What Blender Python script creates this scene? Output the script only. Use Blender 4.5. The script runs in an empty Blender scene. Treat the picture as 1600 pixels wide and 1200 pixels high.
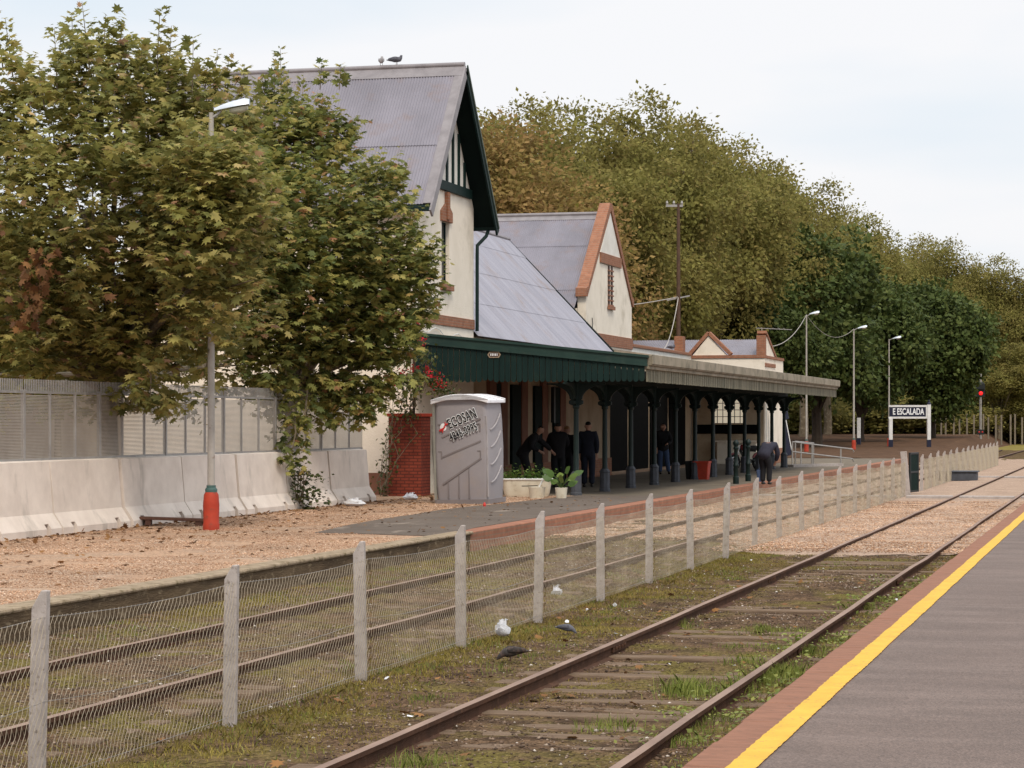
import bpy, bmesh, math, random
import numpy as np
from mathutils import Vector, Matrix
R = math.radians
sc = bpy.context.scene
col = sc.collection
rng = np.random.default_rng(7)
random.seed(7)

# ------------------------------------------------------------------ camera
F = 3700.0                     # focal length in photo pixels (1600 wide)
HC = 2.25                      # eye height over the track bed
VPX, VPY = 1766.0, 658.0       # where the tracks run to
A = math.atan((VPX-800)/F); CA, SA = math.cos(A), math.sin(A)
cd = bpy.data.cameras.new('camera'); cam = bpy.data.objects.new('camera', cd); col.objects.link(cam)
cam.location = (0, 0, HC); cam.rotation_euler = (R(90), 0, A)
cd.sensor_width = 36; cd.lens = F/1600*36; cd.shift_y = (VPY-600)/1600
cd.clip_start = 0.1; cd.clip_end = 3000
sc.camera = cam

# ------------------------------------------------------------------ sky and sun
SUN_EL, SUN_AZ = R(50), R(155)     # azimuth clockwise from +Y
w = bpy.data.worlds.new('World'); sc.world = w; w.use_nodes = True
nt = w.node_tree; nt.nodes.clear()
out = nt.nodes.new('ShaderNodeOutputWorld'); bg = nt.nodes.new('ShaderNodeBackground')
sky = nt.nodes.new('ShaderNodeTexSky'); sky.sky_type = 'NISHITA'; sky.sun_disc = False
sky.sun_elevation = SUN_EL; sky.sun_rotation = SUN_AZ; sky.dust_density = 4
tc = nt.nodes.new('ShaderNodeTexCoord')
mp = nt.nodes.new('ShaderNodeMapping'); mp.inputs['Scale'].default_value = (1.2, 1.2, 5.0)
nz = nt.nodes.new('ShaderNodeTexNoise'); nz.inputs['Scale'].default_value = 1.6; nz.inputs['Detail'].default_value = 5
rp = nt.nodes.new('ShaderNodeValToRGB')
rp.color_ramp.elements[0].position = .36; rp.color_ramp.elements[0].color = (6.1, 7.0, 7.8, 1)
rp.color_ramp.elements[1].position = .58; rp.color_ramp.elements[1].color = (8.0, 8.0, 8.15, 1)
sep = nt.nodes.new('ShaderNodeSeparateXYZ')
# overcast skies are brighter overhead than at the horizon
mr = nt.nodes.new('ShaderNodeMapRange'); mr.inputs[1].default_value = .22; mr.inputs[2].default_value = .9
mr.inputs[3].default_value = 1.0; mr.inputs[4].default_value = 1.75
mul = nt.nodes.new('ShaderNodeMix'); mul.data_type = 'RGBA'; mul.blend_type = 'MULTIPLY'; mul.inputs[0].default_value = 1
mix = nt.nodes.new('ShaderNodeMix'); mix.data_type = 'RGBA'; mix.inputs[0].default_value = .93
L = nt.links.new
L(tc.outputs['Generated'], mp.inputs['Vector']); L(mp.outputs[0], nz.inputs['Vector']); L(nz.outputs['Fac'], rp.inputs[0])
L(tc.outputs['Generated'], sep.inputs[0]); L(sep.outputs['Z'], mr.inputs[0])
L(rp.outputs[0], mul.inputs[6]); L(mr.outputs[0], mul.inputs[7])
L(sky.outputs[0], mix.inputs[6]); L(mul.outputs[2], mix.inputs[7])
L(mix.outputs[2], bg.inputs['Color']); bg.inputs['Strength'].default_value = .1
L(bg.outputs[0], out.inputs['Surface'])
sd = bpy.data.lights.new('sun', 'SUN'); sd.energy = 1.7; sd.angle = R(12); sd.color = (1, .90, .76)
so = bpy.data.objects.new('sun', sd); col.objects.link(so)
dirv = Vector((math.sin(SUN_AZ)*math.cos(SUN_EL), math.cos(SUN_AZ)*math.cos(SUN_EL), math.sin(SUN_EL)))
so.rotation_euler = dirv.to_track_quat('Z', 'Y').to_euler()
sc.view_settings.view_transform = 'Standard'; sc.view_settings.look = 'None'
sc.view_settings.exposure = 0.3; sc.view_settings.gamma = 1; sc.view_settings.use_curve_mapping = False

# ------------------------------------------------------------------ survey helpers
def pix(px, py, Z):            # point seen at a photo pixel, Z metres down the axis
    xc = (px-800)*Z/F
    return Vector((xc*CA-Z*SA, xc*SA+Z*CA, HC-(py-VPY)*Z/F))
def gnd(px, py, h=0.0):        # point on a level surface
    return pix(px, py, F*(HC-h)/(py-VPY))
def yat(px, D):                # distance along the tracks of a pixel column on the plane x = -D
    return F*D/(CA*CA*(VPX-px)) - D*SA/CA
def zat(px, py, D):
    return HC-(py-VPY)*D/((VPX-px)*CA)

# ------------------------------------------------------------------ object helpers
def tag(o, label=None, cat=None, group=None, kind=None):
    if label: o['label'] = label
    if cat: o['category'] = cat
    if group: o['group'] = group
    if kind: o['kind'] = kind
    return o
def empty(name, loc=(0, 0, 0), rz=0.0, label=None, cat=None, group=None):
    o = bpy.data.objects.new(name, None); col.objects.link(o)
    o.location = loc; o.rotation_euler = (0, 0, rz); o.empty_display_size = .2
    return tag(o, label, cat, group)
def copy_tree(o, parent=None):
    c = o.copy(); col.objects.link(c)
    if parent: c.parent = parent
    for ch in list(o.children): copy_tree(ch, c)
    return c
class MB:
    def __init__(s): s.v = []; s.f = []
    def add(s, vs, fs):
        b = len(s.v); s.v += [tuple(p) for p in vs]; s.f += [tuple(b+i for i in f) for f in fs]
    def box(s, x0, x1, y0, y1, z0, z1):
        if x0 > x1: x0, x1 = x1, x0
        if y0 > y1: y0, y1 = y1, y0
        s.add([(x0,y0,z0),(x1,y0,z0),(x1,y1,z0),(x0,y1,z0),(x0,y0,z1),(x1,y0,z1),(x1,y1,z1),(x0,y1,z1)],
              [(0,3,2,1),(4,5,6,7),(0,1,5,4),(1,2,6,5),(2,3,7,6),(3,0,4,7)])
    def bar(s, p, q, wd, th, up=(0, 0, 1)):      # box from p to q, wd sideways, th along up
        p, q = Vector(p), Vector(q); d = (q-p).normalized(); u = Vector(up)
        sd_ = d.cross(u)
        if sd_.length < 1e-4: sd_ = d.cross(Vector((1, 0, 0)))
        sd_.normalize(); u = sd_.cross(d).normalized()
        a, b = sd_*wd/2, u*th/2
        vs = [p-a-b, p+a-b, p+a+b, p-a+b, q-a-b, q+a-b, q+a+b, q-a+b]
        s.add(vs, [(0,1,2,3),(7,6,5,4),(4,5,1,0),(5,6,2,1),(6,7,3,2),(7,4,0,3)])
    def prism(s, poly, v):                        # planar polygon of 3D points swept by v
        n = len(poly); v = Vector(v); P = [Vector(p) for p in poly]
        vs = P+[p+v for p in P]
        nrm = Vector((0, 0, 0))
        for i in range(n): nrm += P[i].cross(P[(i+1) % n])
        fw = list(range(n)); bk = [i+n for i in range(n)]
        if nrm.dot(v) > 0:
            s.add(vs, [tuple(fw[::-1]), tuple(bk)]+[(i, (i+1) % n, (i+1) % n+n, i+n) for i in range(n)])
        else:
            s.add(vs, [tuple(fw), tuple(bk[::-1])]+[(i, i+n, (i+1) % n+n, (i+1) % n) for i in range(n)])
    def tube(s, pts, r, n=8, cap=True):
        pts = [Vector(p) for p in pts]; rs = r if isinstance(r, (list, tuple)) else [r]*len(pts)
        rings = []; prev = None
        for i, p in enumerate(pts):
            t = (pts[min(i+1, len(pts)-1)]-pts[max(i-1, 0)]).normalized()
            if prev is None:
                prev = t.orthogonal().normalized()
            prev = (prev-t*prev.dot(t))
            if prev.length < 1e-5: prev = t.orthogonal()
            prev.normalize(); b = t.cross(prev)
            rings.append([p+(prev*math.cos(2*math.pi*k/n)+b*math.sin(2*math.pi*k/n))*rs[i] for k in range(n)])
        vs = [q for rg in rings for q in rg]
        fs = [(i*n+k, i*n+(k+1) % n, (i+1)*n+(k+1) % n, (i+1)*n+k) for i in range(len(pts)-1) for k in range(n)]
        if cap: fs += [tuple(range(n))[::-1], tuple((len(pts)-1)*n+k for k in range(n))]
        s.add(vs, fs)
    def lathe(s, prof, c=(0, 0, 0), n=16, sx=1, sy=1):       # prof: (r, z) from the bottom up
        vs = [(c[0]+r*math.cos(2*math.pi*k/n)*sx, c[1]+r*math.sin(2*math.pi*k/n)*sy, c[2]+z) for r, z in prof for k in range(n)]
        fs = [(i*n+k, i*n+(k+1) % n, (i+1)*n+(k+1) % n, (i+1)*n+k) for i in range(len(prof)-1) for k in range(n)]
        fs += [tuple(range(n))[::-1], tuple((len(prof)-1)*n+k for k in range(n))]
        s.add(vs, fs)
    def ball(s, c, rx, ry=None, rz=None, n=12, m=8):
        ry = ry or rx; rz = rz or rx
        s.lathe([(max(1e-3, math.sin(math.pi*i/m))*1.0, -math.cos(math.pi*i/m)) for i in range(m+1)], (0, 0, 0), n)
        k = n*(m+1)
        for i in range(len(s.v)-k, len(s.v)):
            x, y, z = s.v[i]; s.v[i] = (c[0]+x*rx, c[1]+y*ry, c[2]+z*rz)
    def build(s, name, m=None, parent=None, smooth=False, bevel=0.0, loc=None):
        me = bpy.data.meshes.new(name); me.from_pydata(s.v, [], s.f); me.update()
        if smooth:
            me.polygons.foreach_set('use_smooth', [True]*len(me.polygons))
            try: me.set_sharp_from_angle(angle=R(40))
            except Exception: pass
        if m: me.materials.append(m)
        o = bpy.data.objects.new(name, me); col.objects.link(o)
        if parent: o.parent = parent
        if loc: o.location = loc
        if bevel:
            b = o.modifiers.new('bevel', 'BEVEL'); b.width = bevel; b.segments = 2; b.limit_method = 'ANGLE'; b.angle_limit = R(40)
        return o
def np_mesh(name, V, Fc, m=None, parent=None, smooth=False):
    V = np.asarray(V, np.float32); Fc = np.asarray(Fc, np.int32)
    me = bpy.data.meshes.new(name); k = Fc.shape[1]
    me.vertices.add(len(V)); me.vertices.foreach_set('co', V.ravel())
    me.loops.add(Fc.size); me.loops.foreach_set('vertex_index', Fc.ravel())
    me.polygons.add(len(Fc)); me.polygons.foreach_set('loop_start', np.arange(0, Fc.size, k, dtype=np.int32))
    if smooth: me.polygons.foreach_set('use_smooth', np.ones(len(Fc), bool))
    me.update(calc_edges=True)
    if m: me.materials.append(m)
    o = bpy.data.objects.new(name, me); col.objects.link(o)
    if parent: o.parent = parent
    return o
def skin(name, V, E, rad, m, parent=None, sub=2):
    me = bpy.data.meshes.new(name); me.from_pydata([tuple(p) for p in V], E, []); me.update()
    o = bpy.data.objects.new(name, me); col.objects.link(o)
    o.modifiers.new('skin', 'SKIN'); sl = o.data.skin_vertices[0].data
    for i, r in enumerate(rad):
        sl[i].radius = (r, r) if not isinstance(r, tuple) else r
        sl[i].use_root = (i == 0)
    s_ = o.modifiers.new('sub', 'SUBSURF'); s_.levels = sub; s_.render_levels = sub
    dg = bpy.context.evaluated_depsgraph_get(); dg.update()
    me2 = bpy.data.meshes.new_from_object(o.evaluated_get(dg)); o.modifiers.clear(); o.data = me2
    me2.name = name; me2.polygons.foreach_set('use_smooth', [True]*len(me2.polygons))
    me2.materials.clear(); me2.materials.append(m)
    if parent: o.parent = parent
    return o
def text(name, body, size, m, parent, mtx, ext=.004, offset=0.0, sx=1.0, space=1.0):
    cu = bpy.data.curves.new(name, 'FONT'); cu.body = body; cu.size = size; cu.extrude = ext; cu.offset = offset
    cu.align_x = 'CENTER'; cu.align_y = 'CENTER'; cu.space_character = space
    o = bpy.data.objects.new(name, cu); col.objects.link(o)
    dg = bpy.context.evaluated_depsgraph_get(); dg.update()
    me = bpy.data.meshes.new_from_object(o.evaluated_get(dg)); bpy.data.objects.remove(o)
    me.transform(mtx @ Matrix.Diagonal((sx, 1, 1, 1))); me.name = name
    me.materials.clear(); me.materials.append(m)
    o = bpy.data.objects.new(name, me); col.objects.link(o); o.parent = parent
    return o

# ------------------------------------------------------------------ materials
def newmat(name):
    m = bpy.data.materials.new(name); m.use_nodes = True
    n = m.node_tree.nodes; return m, n, m.node_tree.links.new, n['Principled BSDF']
def mat(name, c, c2=None, scale=4.0, rough=.8, bump=0.0, bscale=60.0, metal=0.0, spec=.3, stretch=(1, 1, 1),
        c3=None, s3=2.0, t3=(.5, .62), st3=(1, 1, 1), rnd=False, lo=.35, hi=.65, vor=0.0, bdist=.02):
    m, n, l, b = newmat(name)
    b.inputs['Roughness'].default_value = rough; b.inputs['Metallic'].default_value = metal
    b.inputs['Specular IOR Level'].default_value = spec
    tcn = n.new('ShaderNodeTexCoord'); vec = tcn.outputs['Object']
    if rnd:
        oi = n.new('ShaderNodeObjectInfo'); va = n.new('ShaderNodeVectorMath'); va.operation = 'MULTIPLY_ADD'
        va.inputs[1].default_value = (37, 53, 29); l(oi.outputs['Random'], va.inputs[0]); l(vec, va.inputs[2]); vec = va.outputs[0]
    def noise(sc_, st, det=6):
        mpn = n.new('ShaderNodeMapping'); mpn.inputs['Scale'].default_value = st; l(vec, mpn.inputs['Vector'])
        q = n.new('ShaderNodeTexNoise'); q.inputs['Scale'].default_value = sc_; q.inputs['Detail'].default_value = det
        q.inputs['Roughness'].default_value = .62
        l(mpn.outputs[0], q.inputs['Vector']); return q.outputs['Fac']
    c2 = c2 or tuple(x*.72 for x in c)
    r = n.new('ShaderNodeValToRGB'); e = r.color_ramp.elements
    e[0].position = lo; e[0].color = (*c, 1); e[1].position = hi; e[1].color = (*c2, 1)
    l(noise(scale, stretch), r.inputs[0]); colr = r.outputs[0]
    if c3:
        r3 = n.new('ShaderNodeValToRGB'); e = r3.color_ramp.elements
        e[0].position = t3[0]; e[0].color = (0, 0, 0, 1); e[1].position = t3[1]; e[1].color = (1, 1, 1, 1)
        l(noise(s3, st3), r3.inputs[0])
        mx = n.new('ShaderNodeMix'); mx.data_type = 'RGBA'; l(r3.outputs[0], mx.inputs[0])
        l(colr, mx.inputs[6]); mx.inputs[7].default_value = (*c3, 1); colr = mx.outputs[2]
    if vor:
        vt = n.new('ShaderNodeTexVoronoi'); vt.inputs['Scale'].default_value = vor; l(vec, vt.inputs['Vector'])
        hs = n.new('ShaderNodeSeparateColor'); l(vt.outputs['Color'], hs.inputs[0])
        vr = n.new('ShaderNodeMapRange'); vr.inputs[3].default_value = .62; vr.inputs[4].default_value = 1.3; l(hs.outputs[0], vr.inputs[0])
        mm = n.new('ShaderNodeMix'); mm.data_type = 'RGBA'; mm.blend_type = 'MULTIPLY'; mm.inputs[0].default_value = 1
        l(colr, mm.inputs[6]); l(vr.outputs[0], mm.inputs[7]); colr = mm.outputs[2]
    l(colr, b.inputs['Base Color'])
    if bump:
        bn = n.new('ShaderNodeBump'); bn.inputs['Strength'].default_value = bump; bn.inputs['Distance'].default_value = bdist
        if vor: l(vt.outputs['Distance'], bn.inputs['Height'])
        else: l(noise(bscale, stretch, 4), bn.inputs['Height'])
        l(bn.outputs[0], b.inputs['Normal'])
    return m
def brick(name, c1, c2, mortar, plane='xz', bw=.24, bh=.075, ms=.012, bump=.5):
    m, n, l, b = newmat(name)
    tcn = n.new('ShaderNodeTexCoord'); s_ = n.new('ShaderNodeSeparateXYZ'); l(tcn.outputs['Object'], s_.inputs[0])
    cb = n.new('ShaderNodeCombineXYZ'); ad = n.new('ShaderNodeMath'); l(s_.outputs['X'], ad.inputs[0]); l(s_.outputs['Y'], ad.inputs[1])
    l(ad.outputs[0], cb.inputs[0]); l(s_.outputs['Z'], cb.inputs[1])
    t = n.new('ShaderNodeTexBrick'); t.inputs['Scale'].default_value = 1; t.inputs['Brick Width'].default_value = bw
    t.inputs['Row Height'].default_value = bh; t.inputs['Mortar Size'].default_value = ms; t.inputs['Bias'].default_value = 0
    t.inputs['Color1'].default_value = (*c1, 1); t.inputs['Color2'].default_value = (*c2, 1); t.inputs['Mortar'].default_value = (*mortar, 1)
    l(cb.outputs[0], t.inputs['Vector'])
    q = n.new('ShaderNodeTexNoise'); q.inputs['Scale'].default_value = 6; l(tcn.outputs['Object'], q.inputs['Vector'])
    vr = n.new('ShaderNodeMapRange'); vr.inputs[3].default_value = .65; vr.inputs[4].default_value = 1.3; l(q.outputs['Fac'], vr.inputs[0])
    mm = n.new('ShaderNodeMix'); mm.data_type = 'RGBA'; mm.blend_type = 'MULTIPLY'; mm.inputs[0].default_value = 1
    l(t.outputs['Color'], mm.inputs[6]); l(vr.outputs[0], mm.inputs[7]); l(mm.outputs[2], b.inputs['Base Color'])
    bn = n.new('ShaderNodeBump'); bn.inputs['Strength'].default_value = bump; bn.inputs['Distance'].default_value = .01; bn.invert = True
    l(t.outputs['Fac'], bn.inputs['Height']); l(bn.outputs[0], b.inputs['Normal'])
    b.inputs['Roughness'].default_value = .85; b.inputs['Specular IOR Level'].default_value = .2
    return m
def leafmat(name, cols, trans=.3, rough=.55, spec=.35, vary=.0):
    m, n, l, b = newmat(name)
    g = n.new('ShaderNodeNewGeometry'); r = n.new('ShaderNodeValToRGB'); r.color_ramp.interpolation = 'LINEAR'
    e = r.color_ramp.elements
    while len(e) < len(cols): e.new(.5)
    for i, (p, c) in enumerate(cols): e[i].position = p; e[i].color = (*c, 1)
    l(g.outputs['Random Per Island'], r.inputs[0]); co = r.outputs[0]
    # broad patches of greener and browner foliage
    tcn = n.new('ShaderNodeTexCoord'); q = n.new('ShaderNodeTexNoise'); q.inputs['Scale'].default_value = .45; q.inputs['Detail'].default_value = 3
    oi = n.new('ShaderNodeObjectInfo'); va = n.new('ShaderNodeVectorMath'); va.operation = 'MULTIPLY_ADD'; va.inputs[1].default_value = (31, 17, 23)
    l(oi.outputs['Random'], va.inputs[0]); l(tcn.outputs['Object'], va.inputs[2]); l(va.outputs[0], q.inputs['Vector'])
    hs = n.new('ShaderNodeHueSaturation'); l(co, hs.inputs['Color'])
    mh = n.new('ShaderNodeMapRange'); mh.inputs[1].default_value = .3; mh.inputs[2].default_value = .7
    mh.inputs[3].default_value = .5-vary; mh.inputs[4].default_value = .5+vary; l(q.outputs['Fac'], mh.inputs[0]); l(mh.outputs[0], hs.inputs['Hue'])
    mv = n.new('ShaderNodeMapRange'); mv.inputs[1].default_value = .32; mv.inputs[2].default_value = .68; mv.inputs[3].default_value = .72; mv.inputs[4].default_value = 1.25
    q2 = n.new('ShaderNodeTexNoise'); q2.inputs['Scale'].default_value = .8; q2.inputs['Detail'].default_value = 4; l(va.outputs[0], q2.inputs['Vector']); l(q2.outputs['Fac'], mv.inputs[0]); l(mv.outputs[0], hs.inputs['Value'])
    l(hs.outputs[0], b.inputs['Base Color']); b.inputs['Roughness'].default_value = rough; b.inputs['Specular IOR Level'].default_value = spec
    tr = n.new('ShaderNodeBsdfTranslucent'); l(hs.outputs[0], tr.inputs['Color'])
    ms = n.new('ShaderNodeMixShader'); ms.inputs[0].default_value = trans
    l(b.outputs[0], ms.inputs[1]); l(tr.outputs[0], ms.inputs[2]); l(ms.outputs[0], n['Material Output'].inputs['Surface'])
    return m
def emit(name, c, s):
    m, n, l, b = newmat(name); b.inputs['Base Color'].default_value = (*c, 1)
    b.inputs['Emission Color'].default_value = (*c, 1); b.inputs['Emission Strength'].default_value = s; return m

M = {}
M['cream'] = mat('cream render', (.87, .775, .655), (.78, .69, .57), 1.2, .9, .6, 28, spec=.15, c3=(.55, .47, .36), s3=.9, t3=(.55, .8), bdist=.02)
M['ochre_shaded'] = mat('ochre wash render', (.50, .39, .275), (.42, .32, .22), 1.2, .9, .5, 28, spec=.1, c3=(.28, .2, .13), s3=.9, t3=(.5, .8))  # ochre tone, darkened further with canopy shade put into the colour
M['white_wall'] = mat('white render', (.78, .75, .69), (.68, .64, .57), 1.5, .9, .3, 60, spec=.15)
M['brick'] = brick('orange brick', (.33, .14, .078), (.27, .11, .062), (.29, .165, .11))
M['brick_red'] = brick('red painted brick', (.235, .048, .026), (.19, .038, .022), (.11, .027, .018), bw=.22, bh=.078, ms=.014)
M['brick_edge'] = brick('platform edge brick', (.34, .145, .085), (.28, .12, .075), (.26, .15, .1), bump=.3)
M['plinth'] = mat('terracotta plinth', (.24, .105, .065), (.18, .08, .05), 3, .85)
M['zinc'] = mat('zinc roof', (.23, .213, .245), (.176, .163, .187), .8, .5, spec=.4, metal=.15, stretch=(1, 1, .35), c3=(.215, .155, .14), s3=1.4, t3=(.52, .8))
M['zinc_light'] = mat('newer zinc roof', (.325, .315, .36), (.25, .242, .28), .7, .45, spec=.4, metal=.15, stretch=(.4, 3, .4), c3=(.26, .21, .2), s3=1.1, t3=(.55, .75))
M['ridge'] = mat('ridge cap', (.27, .245, .25), (.2, .18, .185), 3, .5, metal=.15)
M['green'] = mat('dark green paint', (.005, .020, .017), (.003, .014, .012), 3, .6, spec=.2, stretch=(3, 3, .3), c3=(.012, .026, .018), s3=2.5, t3=(.55, .75))
M['green_dull'] = mat('dull green timber', (.005, .012, .010), (.003, .008, .007), 3, .8, spec=.15)
M['green_edge'] = mat('weathered green edge', (.13, .15, .12), (.07, .1, .08), 5, .6)
M['grey_paint'] = mat('grey green weathered paint', (.27, .235, .165), (.17, .155, .105), 2.0, .8, stretch=(1, 3, .3), c3=(.09, .085, .055), s3=9, t3=(.42, .6), st3=(1, 1.4, .06))
M['grey_fascia'] = mat('weathered fascia', (.31, .265, .2), (.22, .19, .135), 1.3, .8, c3=(.11, .095, .065), s3=2.2, t3=(.5, .72))
M['col_green'] = mat('column green paint', (.006, .018, .015), (.004, .012, .011), 5, .5, spec=.3)
M['pedestal'] = mat('grey pedestal', (.075, .08, .095), (.05, .052, .06), 7, .6)
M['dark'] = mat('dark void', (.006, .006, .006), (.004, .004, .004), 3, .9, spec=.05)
M['brown'] = mat('brown timber', (.075, .032, .02), (.05, .022, .015), 4, .6)
M['glass_dark'] = mat('dark glass', (.01, .012, .014), (.008, .01, .012), 2, .15, spec=.5)
M['concrete'] = mat('barrier concrete', (.76, .665, .585), (.64, .55, .48), 1.8, .88, .35, 90, spec=.15, c3=(.3, .26, .22), s3=1.6, t3=(.56, .82), st3=(1, 1, .35), rnd=True)
M['post'] = mat('fence post concrete', (.45, .395, .365), (.34, .295, .268), 7, .9, .5, 80, spec=.12, c3=(.2, .165, .135), s3=26, t3=(.57, .7), rnd=True, bdist=.008)
M['wallcon'] = mat('mossy concrete', (.15, .105, .064), (.075, .052, .033), 3.0, .95, 1.0, 22, stretch=(1, .35, 2.5), spec=.1, c3=(.28, .215, .14), s3=5, t3=(.56, .7), st3=(1, 1, 2))
M['copcon'] = mat('kerb concrete', (.38, .295, .205), (.27, .205, .14), 5, .95, 1.0, 30, spec=.1, c3=(.15, .115, .06), s3=7, t3=(.52, .66))
M['asphalt'] = mat('old asphalt', (.15, .118, .095), (.115, .09, .073), .9, .9, .4, 110, spec=.15, c3=(.36, .29, .23), s3=1.0, t3=(.62, .74), st3=(1, .35, 1))
M['plat_floor'] = mat('platform concrete floor', (.19, .155, .115), (.135, .11, .083), 1.1, .85, .2, 60, spec=.15, c3=(.11, .095, .08), s3=2.4, t3=(.58, .75))
M['near_asph'] = mat('near platform asphalt', (.172, .122, .10), (.118, .084, .069), 1.1, .7, .5, 130, spec=.25, stretch=(.8, 1.2, 1), c3=(.215, .158, .133), s3=1.3, t3=(.48, .8), st3=(.5, 1.6, 1), bdist=.006, vor=110, lo=.25, hi=.75)
M['near_edge'] = mat('red platform edging', (.29, .14, .09), (.215, .105, .068), 5, .85, .5, 70, spec=.15, stretch=(1, 3.5, 1), c3=(.15, .085, .06), s3=11, t3=(.6, .72), bdist=.006)
M['yellow'] = mat('yellow line paint', (.68, .405, .055), (.58, .34, .045), 5, .75, .2, 100, spec=.2, c3=(.30, .18, .09), s3=26, t3=(.60, .68), bdist=.004)
M['gravel'] = mat('pinkish gravel', (.50, .325, .215), (.41, .26, .17), .55, .95, .9, spec=.1, vor=42, c3=(.47, .35, .26), s3=1.1, t3=(.5, .7), bdist=.025)
M['ballast'] = mat('pale ballast', (.47, .335, .25), (.38, .265, .195), .9, .95, .9, spec=.1, vor=38, c3=(.36, .25, .18), s3=1.2, t3=(.56, .75), bdist=.025)
M['soil'] = mat('mossy soil', (.20, .125, .074), (.095, .06, .038), 2.6, .97, 1.0, 45, spec=.05, c3=(.19, .15, .045), s3=.9, t3=(.47, .64), bdist=.05, lo=.42, hi=.6, vor=34)
M['earth'] = mat('brown earth bank', (.13, .075, .045), (.075, .043, .028), 1.6, .97, 1.0, 9, spec=.05)
M['sleeper'] = mat('weathered sleeper', (.225, .158, .108), (.13, .088, .06), 6, .95, .6, 30, spec=.08, stretch=(.5, 5, 5), rnd=True)
M['rail'] = mat('rusty rail', (.10, .05, .031), (.065, .034, .022), 5, .85, .3, 60, spec=.12, c3=(.14, .075, .047), s3=9, t3=(.55, .72))
M['rail_top'] = mat('worn rail head', (.29, .195, .148), (.2, .13, .098), 5, .7, spec=.2, stretch=(1, .2, 1))
M['galv'] = mat('galvanised steel', (.36, .34, .32), (.28, .26, .245), 4, .5, metal=.3, rnd=True)
M['wire'] = mat('fence wire', (.52, .435, .32), (.4, .325, .23), 9, .6, metal=.2)
M['slat'] = mat('louvre slat', (.36, .315, .27), (.29, .25, .215), 2, .6, metal=.1)
M['pole'] = mat('lamp pole paint', (.42, .38, .34), (.33, .3, .265), 5, .6, spec=.3, c3=(.22, .16, .12), s3=7, t3=(.62, .72))
M['red'] = mat('red paint', (.42, .045, .018), (.33, .035, .016), 5, .65, c3=(.2, .05, .03), s3=9, t3=(.58, .7))
M['teal'] = mat('teal collar paint', (.07, .13, .12), (.05, .1, .09), 5, .6)
M['lamp_shell'] = mat('lamp housing', (.62, .66, .72), (.5, .53, .58), 3, .35, metal=.3)
M['lens'] = mat('lamp lens', (.62, .6, .5), (.5, .48, .4), 3, .3)
M['potty'] = mat('grey plastic', (.315, .288, .298), (.275, .25, .26), 1.3, .5, spec=.35, c3=(.32, .27, .25), s3=2.0, t3=(.55, .8))
M['potty_dark'] = mat('grey plastic frame', (.23, .2, .198), (.19, .165, .165), 2, .5)
M['white_plastic'] = mat('white plastic', (.86, .85, .88), (.8, .79, .82), 2, .45, c3=(.5, .45, .42), s3=3, t3=(.6, .8))
M['ink'] = mat('black print', (.012, .012, .014), (.01, .01, .012), 3, .5)
M['print_white'] = mat('white print', (.82, .82, .82), (.78, .78, .78), 3, .5)
M['print_red'] = mat('red print', (.6, .04, .03), (.5, .03, .03), 3, .5)
M['planter'] = mat('dirty white enamel', (.72, .67, .55), (.6, .54, .42), 3, .5, c3=(.36, .27, .17), s3=5, t3=(.58, .75))
M['bag'] = mat('white plastic bag', (.78, .78, .80), (.66, .66, .7), 9, .4, .8, 25)
M['navy'] = mat('navy sign board', (.016, .018, .04), (.012, .013, .03), 3, .45)
M['white_paint'] = mat('white paint', (.75, .74, .72), (.64, .62, .6), 4, .6, c3=(.45, .4, .35), s3=7, t3=(.62, .75))
M['bark'] = mat('pale bark', (.19, .15, .10), (.12, .09, .06), 4, .9, .6, 20, c3=(.3, .25, .18), s3=3, t3=(.55, .65))
M['bark_dark'] = mat('dark bark', (.07, .05, .035), (.045, .033, .024), 4, .95, .6, 20)
M['timber'] = mat('old timber', (.17, .085, .055), (.11, .055, .04), 5, .9)
M['skin'] = mat('skin', (.42, .24, .17), (.38, .21, .15), 6, .6)
M['hair_dark'] = mat('dark hair', (.015, .011, .009), (.01, .008, .007), 20, .6)
M['hair_grey'] = mat('grey hair', (.35, .33, .31), (.25, .24, .22), 20, .7)
M['hair_blond'] = mat('fair hair', (.30, .16, .075), (.22, .11, .05), 20, .6)
M['cloth_navy'] = mat('navy jacket cloth', (.028, .027, .042), (.02, .019, .03), 9, .85)
M['cloth_black'] = mat('black cloth', (.012, .012, .015), (.009, .009, .011), 9, .85)
M['cloth_blue'] = mat('dark blue uniform', (.014, .017, .03), (.01, .012, .022), 9, .85)
M['jeans'] = mat('blue jeans', (.06, .09, .17), (.045, .07, .14), 12, .85)
M['shoe'] = mat('shoe leather', (.02, .016, .013), (.015, .012, .01), 9, .5)
M['rust_pole'] = mat('rust red pole', (.10, .055, .034), (.07, .04, .026), 4, .8)
M['pigeon'] = mat('grey plumage', (.12, .12, .14), (.07, .07, .085), 18, .7)
M['pigeon_dark'] = mat('dark plumage', (.05, .04, .036), (.025, .021, .02), 18, .7, c3=(.09, .06, .05), s3=14, t3=(.5, .6))
M['pigeon_white'] = mat('pale plumage', (.5, .48, .48), (.3, .29, .3), 14, .7)
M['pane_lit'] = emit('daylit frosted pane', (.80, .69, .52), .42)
M['red_lamp'] = emit('red signal lens', (.9, .012, .012), 1.1)
M['black_metal'] = mat('black metal', (.012, .014, .014), (.009, .01, .01), 5, .5, spec=.35)
M['chrome'] = mat('chrome', (.55, .55, .55), (.45, .45, .45), 5, .25, metal=.9)
M['rubber'] = mat('tyre rubber', (.015, .015, .015), (.011, .011, .011), 9, .8)
M['bike_red'] = mat('tank paint', (.2, .02, .02), (.16, .016, .016), 5, .3)
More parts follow.
